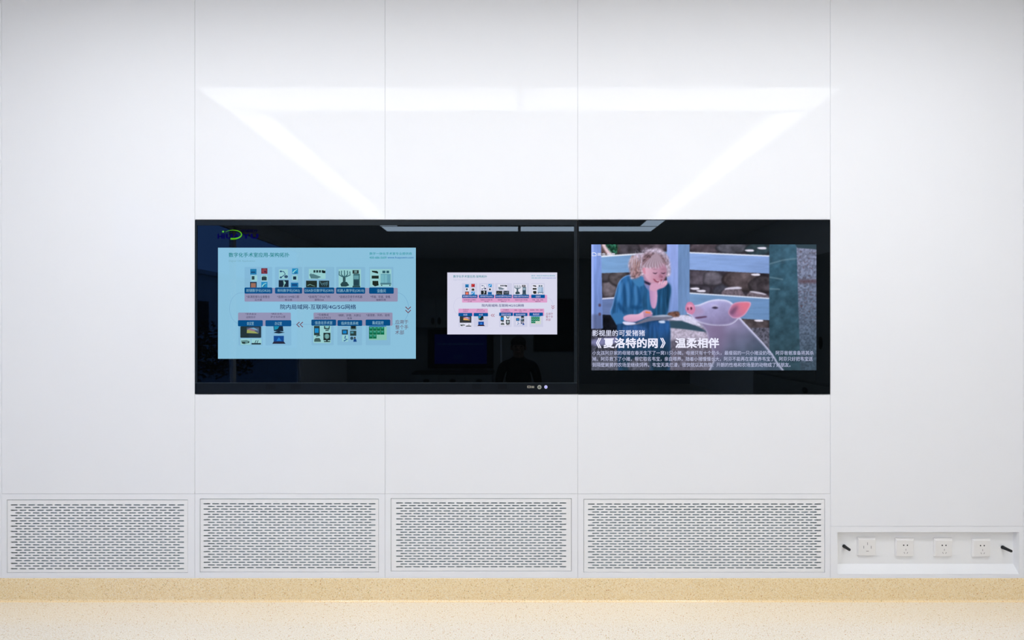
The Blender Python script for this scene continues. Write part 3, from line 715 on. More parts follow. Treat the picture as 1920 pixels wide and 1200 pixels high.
def farm_picture(W=422, Hh=236, ss=3):
    """a plain stand-in photograph: child in a blue shirt with a notebook and a pig by a white fence"""
    rng = np.random.default_rng(4)
    w, h = W * ss, Hh * ss
    kx, ky = (1543 - 98) / w, (1008 - 200) / h
    xs = 98 + (np.arange(w) + .5) * kx; ys = 200 + (np.arange(h) + .5) * ky
    XX, YY = np.meshgrid(xs, ys)
    img = np.zeros((h, w, 3))
    def vnoise(sx, sy=None, oct=3):
        sy = sy or sx; out = np.zeros((h, w)); amp = 1; tot = 0
        for o in range(oct):
            gx, gy = int((1543 - 98) / sx * 2 ** o) + 3, int((1008 - 200) / sy * 2 ** o) + 3
            gr = rng.random((gy, gx))
            fx = (XX - 98) / sx * 2 ** o; fy = (YY - 200) / sy * 2 ** o
            ix, iy = fx.astype(int), fy.astype(int); tx, ty = fx - ix, fy - iy
            tx = tx * tx * (3 - 2 * tx); ty = ty * ty * (3 - 2 * ty)
            ix = np.clip(ix, 0, gx - 2); iy = np.clip(iy, 0, gy - 2)
            out += amp * ((gr[iy, ix] * (1 - tx) + gr[iy, ix + 1] * tx) * (1 - ty) + (gr[iy + 1, ix] * (1 - tx) + gr[iy + 1, ix + 1] * tx) * ty)
            tot += amp; amp *= .55
        return out / tot
    n_f = vnoise(9); n_m = vnoise(35); n_l = vnoise(130); n_v = vnoise(14, 120); n_h = vnoise(120, 14)
    def smooth(pts, k=8):
        P = np.array(pts, float); n = len(P); out = []
        for i in range(n):
            a, b2, c, d2 = P[i - 1], P[i], P[(i + 1) % n], P[(i + 2) % n]
            for j in range(k):
                u = j / k
                out.append(.5 * ((2 * b2) + (-a + c) * u + (2 * a - 5 * b2 + 4 * c - d2) * u * u + (-a + 3 * b2 - 3 * c + d2) * u ** 3))
        return np.array(out)
    def mask(pts, soft=0, sm=True):
        P = smooth(pts) if sm else np.array(pts, float)
        m = np.zeros((h, w), bool); pad = 4 + soft
        i0, i1 = np.clip([(P[:, 0].min() - 98 - pad) / kx, (P[:, 0].max() - 98 + pad) / kx], 0, w).astype(int)
        j0, j1 = np.clip([(P[:, 1].min() - 200 - pad) / ky, (P[:, 1].max() - 200 + pad) / ky], 0, h).astype(int)
        x, y = XX[j0:j1, i0:i1], YY[j0:j1, i0:i1]; q = np.zeros(x.shape, bool)
        for i in range(len(P)):
            xa, ya = P[i - 1]; xb, yb = P[i]
            if ya == yb: continue
            q ^= ((ya > y) != (yb > y)) & (x < (xb - xa) * (y - ya) / (yb - ya) + xa)
        m = np.zeros((h, w)); m[j0:j1, i0:i1] = q
        if soft: m = blur(m, soft)
        return m
    def blur(m, r):
        for ax, k in ((0, max(1, int(r / ky))), (1, max(1, int(r / kx)))):
            for _ in range(2):
                c = np.cumsum(np.concatenate([np.repeat(np.take(m, [0], ax), k + 1, ax), m, np.repeat(np.take(m, [-1], ax), k, ax)], ax), ax)
                n2 = m.shape[ax]
                m = (np.take(c, range(2 * k + 1, 2 * k + 1 + n2), ax) - np.take(c, range(0, n2), ax)) / (2 * k + 1)
        return m
    def fill(pts, col, soft=0, sm=True, tex=None, amp=0.0, op=1.0, grad=None):
        m = mask(pts, soft, sm)[..., None] * op
        c = np.zeros((h, w, 3)) + np.array(col, float)
        if grad is not None:   # (col2, x0, y0, x1, y1)
            c2, gx0, gy0, gx1, gy1 = grad
            L = (gx1 - gx0) ** 2 + (gy1 - gy0) ** 2
            u = np.clip(((XX - gx0) * (gx1 - gx0) + (YY - gy0) * (gy1 - gy0)) / L, 0, 1)[..., None]
            c = c * (1 - u) + np.array(c2, float) * u
        if tex is not None: c = c * (1 + amp * (tex[..., None] - .5) * 2)
        img[:] = img * (1 - m) + c * m
        return m
    def rc(x0, y0, x1, y1, col, **k): fill([(x0, y0), (x1, y0), (x1, y1), (x0, y1)], col, sm=False, **k)
    # rocks behind the fence
    img[:] = (np.array([74, 68, 78])[None, None] * (0.55 + .5 * n_m + .35 * n_l - .1)[..., None])
    for cx, cy, rx, ry, c in ((470, 215, 120, 50, (98, 88, 98)), (330, 230, 90, 60, (80, 76, 84)), (205, 230, 70, 60, (120, 100, 100)), (215, 480, 55, 75, (120, 112, 120)), (190, 400, 50, 55, (84, 80, 86)), (280, 420, 70, 60, (92, 86, 90)),
                              (790, 415, 110, 60, (86, 80, 90)), (880, 420, 75, 55, (96, 92, 102)), (1080, 430, 150, 70, (92, 82, 86)), (1190, 460, 100, 60, (78, 72, 78)), (830, 225, 110, 45, (84, 76, 84)),
                              (1000, 225, 110, 48, (86, 86, 96)), (1170, 235, 90, 45, (60, 76, 84)), (790, 500, 90, 45, (76, 72, 82)), (930, 500, 60, 40, (78, 78, 90)), (1150, 720, 110, 60, (88, 80, 84))):
        p = [(cx + rx * math.cos(a) * rng.uniform(.8, 1.1), cy + ry * math.sin(a) * rng.uniform(.8, 1.1)) for a in np.arange(0, 6.28, .8)]
        fill(p, tuple(v * .55 for v in c), soft=5); fill([(cx + (a - cx) * .9, cy + (b2 - cy) * .86 - 3) for a, b2 in p], c, soft=7, tex=n_m, amp=.35)
    fill([(165, 200), (185, 200), (240, 265), (210, 272)], (225, 200, 210), soft=4); fill([(190, 200), (262, 200), (262, 255), (235, 262)], (44, 88, 72), soft=5, tex=n_f, amp=1.1)
    for p in ([(940, 525), (965, 480), (1040, 472), (1078, 520), (1085, 535)], [(1100, 535), (1130, 500), (1200, 512), (1240, 545)]):
        fill(p, (112, 102, 112), soft=3, tex=n_f, amp=.3); fill([(p[0][0] + 15, p[0][1] - 30), p[1], p[2], (p[2][0] + 20, p[2][1] + 12), (p[1][0] + 5, p[1][1] + 9)], (212, 208, 226), soft=3)
    for a, b2 in ((760, 485), (800, 500), (1190, 225), (1110, 240), (1150, 395), (1170, 690)): fill([(a - 26, b2 - 5), (a + 22, b2 - 8), (a + 30, b2 + 4), (a - 10, b2 + 5)], (226, 222, 238), soft=2)
    # ground
    rc(98, 735, 1240, 1010, (94, 94, 108), tex=n_f, amp=.55); rc(98, 740, 420, 900, (66, 66, 78), tex=n_f, amp=.8, op=.8)
    fill([(100, 815), (230, 795), (330, 800), (280, 830), (120, 850)], (150, 150, 196), soft=8, op=.8)
    rc(163, 650, 280, 760, (30, 32, 40), tex=n_m, amp=.5)
    fill([(560, 655), (700, 655), (830, 700), (1000, 820), (1000, 900), (560, 900)], (150, 146, 166), soft=4, tex=n_f, amp=.3)
    fill([(600, 668), (720, 655), (800, 715), (810, 725), (640, 690)], (206, 204, 228), soft=3, tex=n_f, amp=.12)
    fill([(590, 735), (700, 735), (830, 770), (850, 840), (590, 815)], (182, 174, 194), soft=3, tex=n_f, amp=.25)
    fill([(600, 690), (680, 690), (790, 730), (850, 765), (700, 745), (600, 735)], (62, 86, 102), soft=3, sm=False)
    fill([(605, 820), (870, 850), (870, 1010), (605, 1010)], (112, 106, 122), soft=8, tex=n_f, amp=.35)
    # fence
    P_ = dict(sm=False, tex=n_h, amp=.07)
    fill([(160, 278), (583, 246), (583, 372), (160, 384)], (128, 164, 208), grad=((120, 152, 190), 160, 300, 583, 300), **P_)
    fill([(160, 272), (440, 254), (440, 262), (160, 282)], (232, 238, 252), soft=2, sm=False)
    fill([(160, 548), (262, 540), (262, 655), (160, 650)], (108, 126, 170), **P_); fill([(160, 545), (262, 537), (262, 546), (160, 553)], (222, 224, 246), soft=2, sm=False)
    fill([(98, 200), (160, 200), (172, 740), (98, 740)], (134, 158, 220), sm=False, tex=n_v, amp=.1, grad=((110, 132, 186), 98, 300, 98, 740))
    fill([(98, 200), (112, 200), (115, 740), (98, 740)], (160, 180, 240), sm=False); fill([(100, 650), (165, 650), (168, 742), (100, 742)], (92, 98, 128), soft=6, sm=False, op=.6)
    for yy in (590, 648): fill([(145, yy - 8), (158, yy - 8), (158, yy + 8), (145, yy + 8)], (96, 82, 104), soft=2)
    fill([(725, 250), (1243, 272), (1240, 387), (725, 362)], (142, 168, 218), grad=((132, 158, 206), 728, 300, 1243, 300), **P_)
    fill([(725, 248), (1243, 270), (1243, 278), (725, 256)], (226, 232, 250), soft=2, sm=False)
    fill([(725, 510), (1240, 545), (1240, 686), (725, 660)], (120, 152, 192), grad=((112, 144, 186), 728, 600, 1243, 600), **P_)
    fill([(725, 508), (1240, 543), (1240, 550), (725, 516)], (222, 230, 248), soft=2, sm=False)
    fill([(583, 200), (656, 200), (656, 640), (583, 640)], (152, 170, 228), sm=False, tex=n_v, amp=.07, grad=((126, 150, 204), 583, 350, 583, 640))
    fill([(655, 200), (729, 200), (729, 650), (655, 655)], (114, 142, 184), sm=False, tex=n_v, amp=.1)
    fill([(590, 640), (655, 630), (660, 662), (600, 665)], (106, 78, 70), soft=4, tex=n_f, amp=.5)
    # grey trunk and pale wall
    fill([(1241, 198), (1425, 198), (1445, 1010), (1241, 1010)], (66, 98, 116), sm=False, tex=n_m, amp=.22, grad=((58, 82, 94), 1241, 300, 1241, 900))
    fill([(1415, 198), (1546, 198), (1546, 1010), (1440, 1010)], (128, 134, 158), sm=False, tex=n_f, amp=.35, grad=((72, 88, 104), 1415, 300, 1415, 1000))
    fill([(1405, 198), (1546, 198), (1546, 232), (1420, 222)], (58, 76, 86), sm=False)
    fill([(1428, 425), (1546, 425), (1546, 448), (1432, 450)], (104, 92, 104), soft=6, sm=False)
    for _ in range(110):
        a, b2 = rng.uniform(1430, 1540), rng.uniform(230, 700); r_ = rng.uniform(2, 6)
        fill([(a - r_, b2), (a, b2 - r_), (a + r_, b2), (a, b2 + r_)], (88, 72, 78), soft=1, op=.55)
    for a, b2, c, d2 in ((1242, 325, 1330, 300), (1330, 300, 1415, 290), (1242, 410, 1330, 425), (1242, 485, 1310, 488)): fill([(a, b2 - 4), (c, d2 - 4), (c, d2 + 4), (a, b2 + 4)], (126, 152, 166), soft=3, sm=False, op=.6)
    # pig, sitting, level head
    body = [(775, 665), (830, 745), (848, 800), (868, 860), (884, 930), (880, 1060), (1320, 1060), (1290, 950), (1225, 858), (1150, 775), (1080, 700), (1040, 660), (940, 600), (830, 620)]
    fill(body, (212, 212, 242), soft=2)
    fill([(a + (6 if a < 900 else -7), b2 + 7) for a, b2 in body], (152, 142, 178), soft=5, tex=n_l, amp=.22, grad=((78, 94, 114), 960, 700, 1120, 960))
    fill([(838, 740), (930, 700), (960, 800), (930, 930), (885, 920)], (122, 104, 134), soft=26, op=.55)
    head = [(716, 585), (742, 590), (790, 585), (850, 562), (910, 552), (975, 560), (1015, 590), (1045, 640), (1040, 680), (990, 715), (910, 722), (830, 712), (770, 690), (735, 655), (712, 640)]
    fill(head, (226, 226, 250), soft=2); fill([(a + (880 - a) * .03, b2 + (7 if b2 < 640 else -3)) for a, b2 in head], (172, 168, 212), soft=6, tex=n_m, amp=.07, grad=((134, 126, 162), 860, 590, 900, 720))
    fill([(735, 600), (800, 605), (820, 640), (770, 660), (735, 640)], (168, 148, 184), soft=12, op=.8)
    fill([(702, 600), (716, 572), (744, 572), (762, 598), (764, 626), (746, 648), (718, 640), (704, 622)], (202, 134, 168), soft=2); fill([(712, 596), (728, 584), (750, 592), (752, 604), (730, 604)], (226, 158, 186), soft=5)
    fill([(734, 605), (742, 602), (745, 614), (738, 620)], (72, 40, 58), soft=2); fill([(714, 608), (719, 604), (722, 618), (716, 622)], (112, 60, 84), soft=2)
    fill([(765, 668), (830, 660), (836, 668), (780, 676)], (96, 72, 100), soft=3)
    fill([(872, 606), (895, 598), (912, 608), (892, 614)], (66, 58, 80), soft=3); fill([(866, 598), (894, 588), (918, 600), (893, 597)], (190, 184, 216), soft=3)
    ear = [(978, 630), (1000, 588), (1040, 570), (1120, 572), (1104, 622), (1068, 662), (1015, 674), (985, 655)]
    fill(ear, (214, 176, 206), soft=2); fill([(a * .93 + 1045 * .07, b2 * .93 + 618 * .07) for a, b2 in ear], (214, 122, 144), soft=5, grad=((168, 118, 156), 1080, 600, 1000, 650))
    fill([(985, 640), (1012, 606), (1040, 598), (1010, 650)], (104, 76, 104), soft=10, op=.75)
    # child: seated, head bowed over the notebook, one hand at the cheek
    shirt = [(345, 395), (420, 405), (470, 420), (560, 432), (602, 452), (612, 500), (600, 560), (588, 640), (560, 668), (470, 690), (300, 716), (262, 716), (246, 690), (218, 640), (232, 590), (250, 520), (270, 450), (300, 412)]
    fill(shirt, (138, 172, 222), soft=2); fill([(a + (430 - a) * .015, b2 + 4) for a, b2 in shirt], (58, 108, 160), soft=4, tex=n_v, amp=.32, grad=((48, 92, 128), 300, 430, 560, 600))
    fill([(530, 440), (600, 455), (606, 520), (585, 640), (545, 650), (520, 560)], (40, 76, 108), soft=8, op=.75, tex=n_v, amp=.4)
    for a in ([(300, 440), (330, 520), (318, 610), (305, 520)], [(345, 430), (366, 520), (350, 600), (344, 520)], [(400, 470), (420, 560), (400, 600), (392, 540)], [(262, 560), (300, 600), (330, 640), (280, 620)], [(360, 590), (430, 600), (400, 620), (350, 610)]):
        fill(a, (34, 74, 116), soft=6, op=.7)
    for a in ([(275, 470), (300, 440), (290, 520), (262, 580)], [(322, 470), (338, 440), (345, 560), (330, 600)], [(376, 470), (390, 480), (396, 560), (380, 590)]): fill(a, (92, 146, 200), soft=6, op=.6)
    fill([(232, 650), (296, 640), (318, 680), (300, 716), (262, 712)], (66, 118, 168), soft=3)
    # trousers
    fill([(262, 712), (420, 690), (600, 690), (606, 760), (602, 1010), (460, 1010), (440, 900), (330, 1010), (270, 1010), (262, 800)], (42, 74, 112), soft=3, sm=False, tex=n_v, amp=.25)
    fill([(300, 735), (380, 716), (450, 740), (466, 790), (466, 1000), (290, 1000), (300, 800)], (62, 98, 150), soft=8, tex=n_v, amp=.2, grad=((36, 60, 78), 380, 740, 380, 930))
    fill([(478, 712), (520, 692), (590, 700), (600, 760), (590, 1000), (488, 1000), (470, 780)], (52, 94, 148), soft=8, tex=n_v, amp=.2, grad=((36, 58, 74), 500, 740, 500, 930))
    fill([(355, 940), (455, 930), (470, 1010), (345, 1010)], (92, 92, 106), soft=8, tex=n_f, amp=.5); fill([(530, 692), (565, 690), (570, 704), (540, 704)], (205, 216, 240), soft=3)
    # neck, shirt beneath
    fill([(425, 400), (500, 440), (500, 520), (470, 500), (440, 460)], (128, 134, 182), soft=3); fill([(424, 380), (500, 420), (476, 462), (436, 444)], (176, 138, 166), soft=3); fill([(428, 428), (478, 450), (474, 462), (432, 444)], (52, 50, 74), soft=3)
    fill([(355, 400), (424, 400), (436, 456), (400, 470), (366, 440)], (74, 128, 176), soft=4)
    # head and hair (plain, tied back)
    hair = [(455, 235), (510, 224), (560, 240), (592, 280), (604, 330), (606, 390), (586, 410), (560, 400), (430, 400), (395, 410), (352, 420), (346, 380), (334, 330), (352, 285), (392, 258), (430, 256)]
    fill(hair, (186, 172, 192), soft=5, tex=n_f, amp=.35); fill([(440, 262), (510, 255), (575, 290), (586, 330), (560, 330), (470, 320), (420, 350), (424, 300)], (120, 98, 106), soft=10, tex=n_f, amp=.5)
    fill([(356, 330), (392, 300), (412, 340), (412, 400), (370, 420), (352, 390)], (140, 112, 116), soft=8, tex=n_f, amp=.6)
    for k in range(70):
        a = rng.uniform(-2.9, .4); r0_ = rng.uniform(.8, 1.0); cx, cy = 470, 325; rx, ry = 130, 98
        x_, y_ = cx + rx * r0_ * math.cos(a), cy + ry * r0_ * math.sin(a); x2, y2 = x_ + rng.uniform(8, 30) * math.cos(a + rng.uniform(-.9, .9)), y_ + rng.uniform(8, 26) * math.sin(a + rng.uniform(-.9, .9))
        fill([(x_ - 3, y_), (x_ + 3, y_), (x2, y2)], (222, 216, 244), soft=1, sm=False, op=.5)
    face = [(436, 356), (452, 322), (500, 306), (556, 318), (580, 352), (580, 390), (566, 428), (540, 452), (512, 456), (478, 442), (448, 412)]
    fill(face, (216, 174, 196), soft=4, grad=((166, 122, 146), 450, 380, 590, 400))
    fill([(480, 420), (510, 400), (540, 420), (520, 448)], (196, 140, 160), soft=14, op=.5)
    # fringe swept to one side
    for k in range(26):
        u_ = k / 25; x_ = 440 + 146 * u_
        fill([(500 + 30 * u_ - 5, 268), (500 + 30 * u_ + 6, 268), (x_ + 5, 338 + 14 * math.sin(u_ * 3) + rng.uniform(-8, 12)), (x_ - 5, 330)], tuple((150, 128, 140) if k % 3 else (206, 192, 212)), soft=3, op=.8)
    for k in range(30):     # loose hair tied behind
        x_ = rng.uniform(350, 420); y_ = rng.uniform(270, 330)
        fill([(x_, y_), (x_ + 5, y_), (x_ - rng.uniform(-10, 20), y_ + rng.uniform(50, 95))], [(214, 202, 226), (150, 116, 112), (176, 150, 152)][k % 3], soft=2, op=.7)
    fill([(426, 356), (440, 350), (446, 388), (432, 386)], (206, 144, 164), soft=3)
    for a in (506, 558):
        fill([(a - 15, 380), (a - 4, 388), (a + 8, 388), (a + 16, 379), (a + 7, 383), (a - 4, 383)], (58, 40, 58), soft=2)
        fill([(a - 16, 362), (a, 356), (a + 16, 362), (a, 361)], (150, 116, 130), soft=3)
    fill([(540, 388), (554, 408), (544, 415), (532, 410)], (160, 110, 132), soft=5); fill([(552, 404), (556, 410), (548, 412)], (120, 72, 92), soft=2)
    fill([(496, 420), (522, 430), (552, 424), (546, 438), (520, 443), (504, 434)], (140, 70, 92), soft=2); fill([(506, 425), (524, 431), (546, 427), (524, 436)], (226, 206, 220), soft=2)
    # raised arm and hand
    fill([(474, 480), (514, 485), (522, 540), (510, 606), (486, 604), (474, 550)], (184, 146, 186), soft=3, grad=((210, 166, 200), 478, 540, 520, 540))
    fill([(474, 490), (478, 455), (510, 448), (545, 455), (575, 430), (588, 448), (566, 474), (530, 488), (508, 500)], (206, 160, 188), soft=3)
    for k in range(4): fill([(528 + k * 14, 452), (536 + k * 14, 434), (543 + k * 14, 436), (537 + k * 14, 458)], (222, 178, 200), soft=2)
    # notebook and writing hand
    fill([(304, 702), (372, 708), (470, 668), (560, 654), (622, 664), (600, 678), (480, 692), (380, 716), (320, 716)], (116, 118, 138), soft=2); fill([(302, 696), (374, 702), (376, 712), (318, 716)], (214, 214, 242), soft=2); fill([(470, 664), (560, 652), (620, 662), (560, 664)], (176, 184, 206), soft=3)
    fill([(306, 664), (340, 650), (400, 646), (440, 622), (478, 628), (490, 648), (462, 662), (420, 682), (370, 698), (312, 690)], (204, 158, 190), soft=3, grad=((226, 184, 210), 400, 690, 400, 640))
    for k in range(4): fill([(430 + k * 3, 630 + k * 10), (470 + k * 4, 624 + k * 10), (482 + k * 3, 632 + k * 9), (440, 642 + k * 9)], (196 - 8 * k, 150 - 6 * k, 180 - 6 * k), soft=2)
    fill([(446, 630), (478, 636), (476, 643), (445, 638)], (240, 132, 58), soft=1, sm=False)
    # caption shade of the broadcast
    img[:] = np.clip((img - 118) * 1.10 + 112, 0, 255)
    u = np.clip((YY - 780) / 230, 0, 1)[..., None]
    img[:] = img * (1 - .26 * u) + np.array([60, 74, 84])[None, None] * .26 * u
    img[:] *= (1 + .07 * (rng.random((h, w, 1)) - .5))
    out = img.reshape(Hh, ss, W, ss, 3).mean((1, 3))
    return np.clip(out, 0, 255)

pic = farm_picture()
Hh, W = pic.shape[:2]
px0, px1, py0, py1 = 1108.6, 1530.0, 458.6, 694.2
gx = px0 + np.arange(W + 1) * (px1 - px0) / W; gz = py0 + np.arange(Hh + 1) * (py1 - py0) / Hh
GX, GZ = np.meshgrid((gx - 972) / 400, 1.267 - (gz - 620) / 400)
co = np.stack([GX, np.full_like(GX, -0.0026), GZ], -1).reshape(-1, 3)
idx = np.arange((W + 1) * (Hh + 1)).reshape(Hh + 1, W + 1)
quads = np.stack([idx[1:, :-1], idx[1:, 1:], idx[:-1, 1:], idx[:-1, :-1]], -1).reshape(-1, 4)
me = bpy.data.meshes.new('farm_picture'); me.vertices.add(len(co)); me.vertices.foreach_set('co', co.ravel())
me.loops.add(quads.size); me.loops.foreach_set('vertex_index', quads.ravel().astype(np.int32))
me.polygons.add(len(quads)); me.polygons.foreach_set('loop_start', np.arange(0, quads.size, 4, dtype=np.int32))
me.update(calc_edges=True)
ca = me.color_attributes.new('col', 'FLOAT_COLOR', 'CORNER')
# colours smoothed onto the grid's corners
pad = np.pad(pic, ((1, 1), (1, 1), (0, 0)), 'edge'); vc = (pad[1:, 1:] + pad[:-1, 1:] + pad[1:, :-1] + pad[:-1, :-1]) / 4
vc = vc / 255; vc = np.where(vc <= .04045, vc / 12.92, ((vc + .055) / 1.055) ** 2.4)
cc = np.concatenate([vc.reshape(-1, 3)[quads.ravel()], np.ones((quads.size, 1))], 1)
ca.data.foreach_set('color', cc.ravel().astype(np.float32))
me.materials.append(M['screen'])
pic_o = link(bpy.data.objects.new('farm_picture', me), t); pic_o.matrix_parent_inverse = Matrix.Translation(-Vector(t.location))
pic_o['label'] = 'lit picture of a child in blue with a notebook beside a pale pig'
def tp(x, y): return (1080 + x / 3.428, 400 + y / 3.428)
cv = Canvas(-0.0032, tp)
def cap(*a): cv.text(*a); cv.flush('caption_lettering', pic_o)
WT = (236, 236, 255); W2 = (186, 190, 222)
cap('\u5f71\u89c6\u91cc\u7684\u53ef\u7231\u732a\u732a', 104, 750, 442, 789, (225, 228, 252), 0.012)
cap('\u300a', 128, 800, 162, 866, WT, 0.02); cap('\u590f\u6d1b\u7279\u7684\u7f51', 176, 800, 524, 866, WT, 0.032)
cap('\u300b', 540, 800, 574, 866, WT, 0.02); cap('\u6e29\u67d4\u76f8\u4f34', 636, 800, 918, 866, WT, 0.032)
cap('\u5c0f\u5973\u5b69\u963f\u82ac\u5bb6\u7684\u6bcd\u732a\u5728\u6625\u5929\u751f\u4e0b\u4e86\u4e00\u7a9d11\u53ea\u5c0f\u732a\uff0c\u6bcd\u732a\u53ea\u6709\u5341\u4e2a\u5976\u5934\uff0c\u6700\u7626\u5f31\u7684\u4e00\u53ea\u5c0f\u732a\u6ca1\u5976\u5403\uff0c\u963f\u82ac\u7238\u7238\u51c6\u5907\u5c06\u5176\u6740', 104, 883, 1524, 911, W2, 0.006)
cap('\u6389\u3002\u963f\u82ac\u6551\u4e0b\u4e86\u5c0f\u732a\uff0c\u5e2e\u5b83\u53d6\u540d\u97e6\u5b9d\uff0c\u4eb2\u81ea\u5582\u517b\u3002\u968f\u7740\u5c0f\u732a\u6162\u6162\u957f\u5927\uff0c\u963f\u82ac\u4e0d\u80fd\u518d\u5728\u5bb6\u91cc\u517b\u97e6\u5b9d\u4e86\uff0c\u963f\u82ac\u53ea\u597d\u628a\u97e6\u5b9d\u9001', 104, 921, 1518, 950, W2, 0.006)
cap('\u5230\u9694\u58c1\u8205\u8205\u7684\u519c\u573a\u91cc\u7ee7\u7eed\u9972\u517b\u3002\u97e6\u5b9d\u5929\u771f\u70c2\u6f2b\uff0c\u5f88\u5feb\u5c31\u4ee5\u5176\u70ed\u60c5\u3001\u5f00\u6717\u7684\u6027\u683c\u548c\u519c\u573a\u91cc\u7684\u52a8\u7269\u6210\u4e86\u597d\u670b\u53cb\u3002', 104, 959, 1376, 988, W2, 0.006)
cv.line([(122, 254), (103, 254), (103, 274), (129, 274), (129, 262), (120, 254)], 4, (236, 240, 252)); cv.text('\u56fe\u866b\u00b7\u521b\u610f', 138, 255, 250, 274, (222, 226, 244), 0.01)
cv.build('channel_mark', pic_o)

# ------------------------------------------------------------------ the rest of the room, seen mirrored in the black glass
def back(px, py, z=10.2): return ((px - 972) / 800 * z, 1.267 - (py - 620) / 800 * z)
def oval(x, z, y, rx, rz, parent, name='handle'):
    g = Geo(); pts = [(x + rx * math.cos(2 * math.pi * k / 20), z + rz * math.sin(2 * math.pi * k / 20)) for k in range(20)]
    g.add([(a, y, b2) for a, b2 in pts] + [(a, y + 0.012, b2) for a, b2 in pts], [tuple(range(20)), tuple(reversed(range(20, 40)))] + [(k, 20 + k, 20 + (k + 1) % 20, (k + 1) % 20) for k in range(20)])
    return g.build(name, M['dark'], parent)
for a, c, lab in ((-2.40, -1.40, 'grey wall cabinet above the far monitor, seen mirrored in the wide screen'), (-1.39, -0.39, 'grey wall cabinet next to the one above the far monitor, farther from the window')):
    t = thing('wall_cabinet', lab, 'cabinet', 'wall cabinets on the far wall', ((a + c) / 2, YB, 1.33))
    g = Geo(); g.box(a, c, YB + 0.002, YB + 0.33, 1.335, 2.02); g.build('cabinet_body', M['cabinet'], t)
    mx = (a + c) / 2
    for s, x_a, x_b in ((-1, a + 0.01, mx - 0.003), (1, mx + 0.003, c - 0.01)):
        g = Geo(); g.box(x_a, x_b, YB + 0.331, YB + 0.35, 1.345, 2.01); dr = g.build('door', M['cabinet'], t)
        oval(mx + s * 0.075, 1.49, YB + 0.3505, 0.042, 0.085, dr)
t = thing('base_cabinet', 'long grey drawer unit with a dark worktop under the far monitor', 'cabinet', None, (-1.5, YB, 0))
g = Geo(); g.box(-2.40, -0.60, YB + 0.002, YB + 0.5, 0.001, 0.27); g.build('cabinet_body', M['cabinet'], t)
for k in range(3):
    g = Geo(); g.box(-2.39 + k * 0.6, -1.80 + k * 0.6 - 0.01, YB + 0.501, YB + 0.52, 0.02, 0.26); dr = g.build('drawer', M['cabinet'], t)
    oval(-2.09 + k * 0.6, 0.13, YB + 0.5205, 0.07, 0.04, dr)
g = Geo(); g.box(-2.42, -0.58, YB + 0.002, YB + 0.53, 0.2705, 0.32); g.build('worktop', M['counter'], t)
t = thing('monitor', 'black monitor with a dark blue picture, mirrored in the wide screen', 'monitor', None, (-1.38, YB, 0.38))
g = Geo(); g.box(-2.15, -0.60, YB + 0.002, YB + 0.07, 0.375, 1.29); g.build('monitor_case', M['dark'], t)
m = mat('blue_picture', (0, 0, 0.02), 0.1, 0.3, emit=(0.0, 0.006, 0.30), strength=1.0)
g = Geo(); g.box(-1.99, -0.75, YB + 0.0705, YB + 0.073, 0.48, 1.18); sc_ = g.build('lit_panel', m, t)
m = mat('blue_picture_marks', (0, 0, 0.02), 0.1, 0.3, emit=(0.05, 0.20, 0.45), strength=1.0)
g = Geo()
for k in range(9): g.box(-1.93 + k * 0.128, -1.85 + k * 0.128, YB + 0.0735, YB + 0.0745, 0.93, 0.97)
for k in range(6): g.box(-1.52 + (k % 3) * 0.07, -1.48 + (k % 3) * 0.07, YB + 0.0735, YB + 0.0745, 0.60 + (k // 3) * 0.06, 0.63 + (k // 3) * 0.06)
g.build('screen_marks', m, sc_)
t = thing('dark_wall_panel', 'dark glass panel on the far wall beside the monitor, mirrored in the wide screen', 'panel', None, (0.84, YB, 0.77))
g = Geo(); g.box(0.36, 1.32, YB + 0.002, YB + 0.04, 0.77, 2.03); g.build('panel_frame', M['dark'], t)
g = Geo(); g.box(0.39, 1.29, YB + 0.0405, YB + 0.043, 0.80, 2.00); g.build('panel_glass', M['glass'], t)
g = Geo(); g.box(-0.43, -0.39, YB + 0.002, YB + 0.04, 0.0, 2.4); g.build('trim_1', M['panel'], kind='structure')
t = thing('tall_cabinet', 'tall grey cabinet with oval handles on the side wall, mirrored in the narrower screen', 'cabinet', None, (X1, -3.8, 0))
g = Geo(); g.box(X1 - 0.02, X1 - 0.001, -5.4, -2.6, 0.001, 2.3); g.build('cabinet_body', M['cabinet'], t)
for a, c, s in ((-5.38, -3.84, 1), (-3.83, -2.62, -1)):
    g = Geo(); g.box(X1 - 0.04, X1 - 0.021, a, c, 0.56, 2.28); dr = g.build('door', M['cabinet'], t)
    yy = -3.835 - s * 0.10
    g = Geo(); g.ell((X1 - 0.041, yy, 1.10), (0.008, 0.042, 0.085)); g.build('handle', M['dark'], dr)
g = Geo(); g.box(X1 - 0.04, X1 - 0.021, -5.38, -2.62, 0.05, 0.53); dr = g.build('drawer', M['cabinet'], t)
g = Geo(); g.ell((X1 - 0.041, -4.05, 0.42), (0.008, 0.06, 0.045)); g.build('handle', M['dark'], dr)

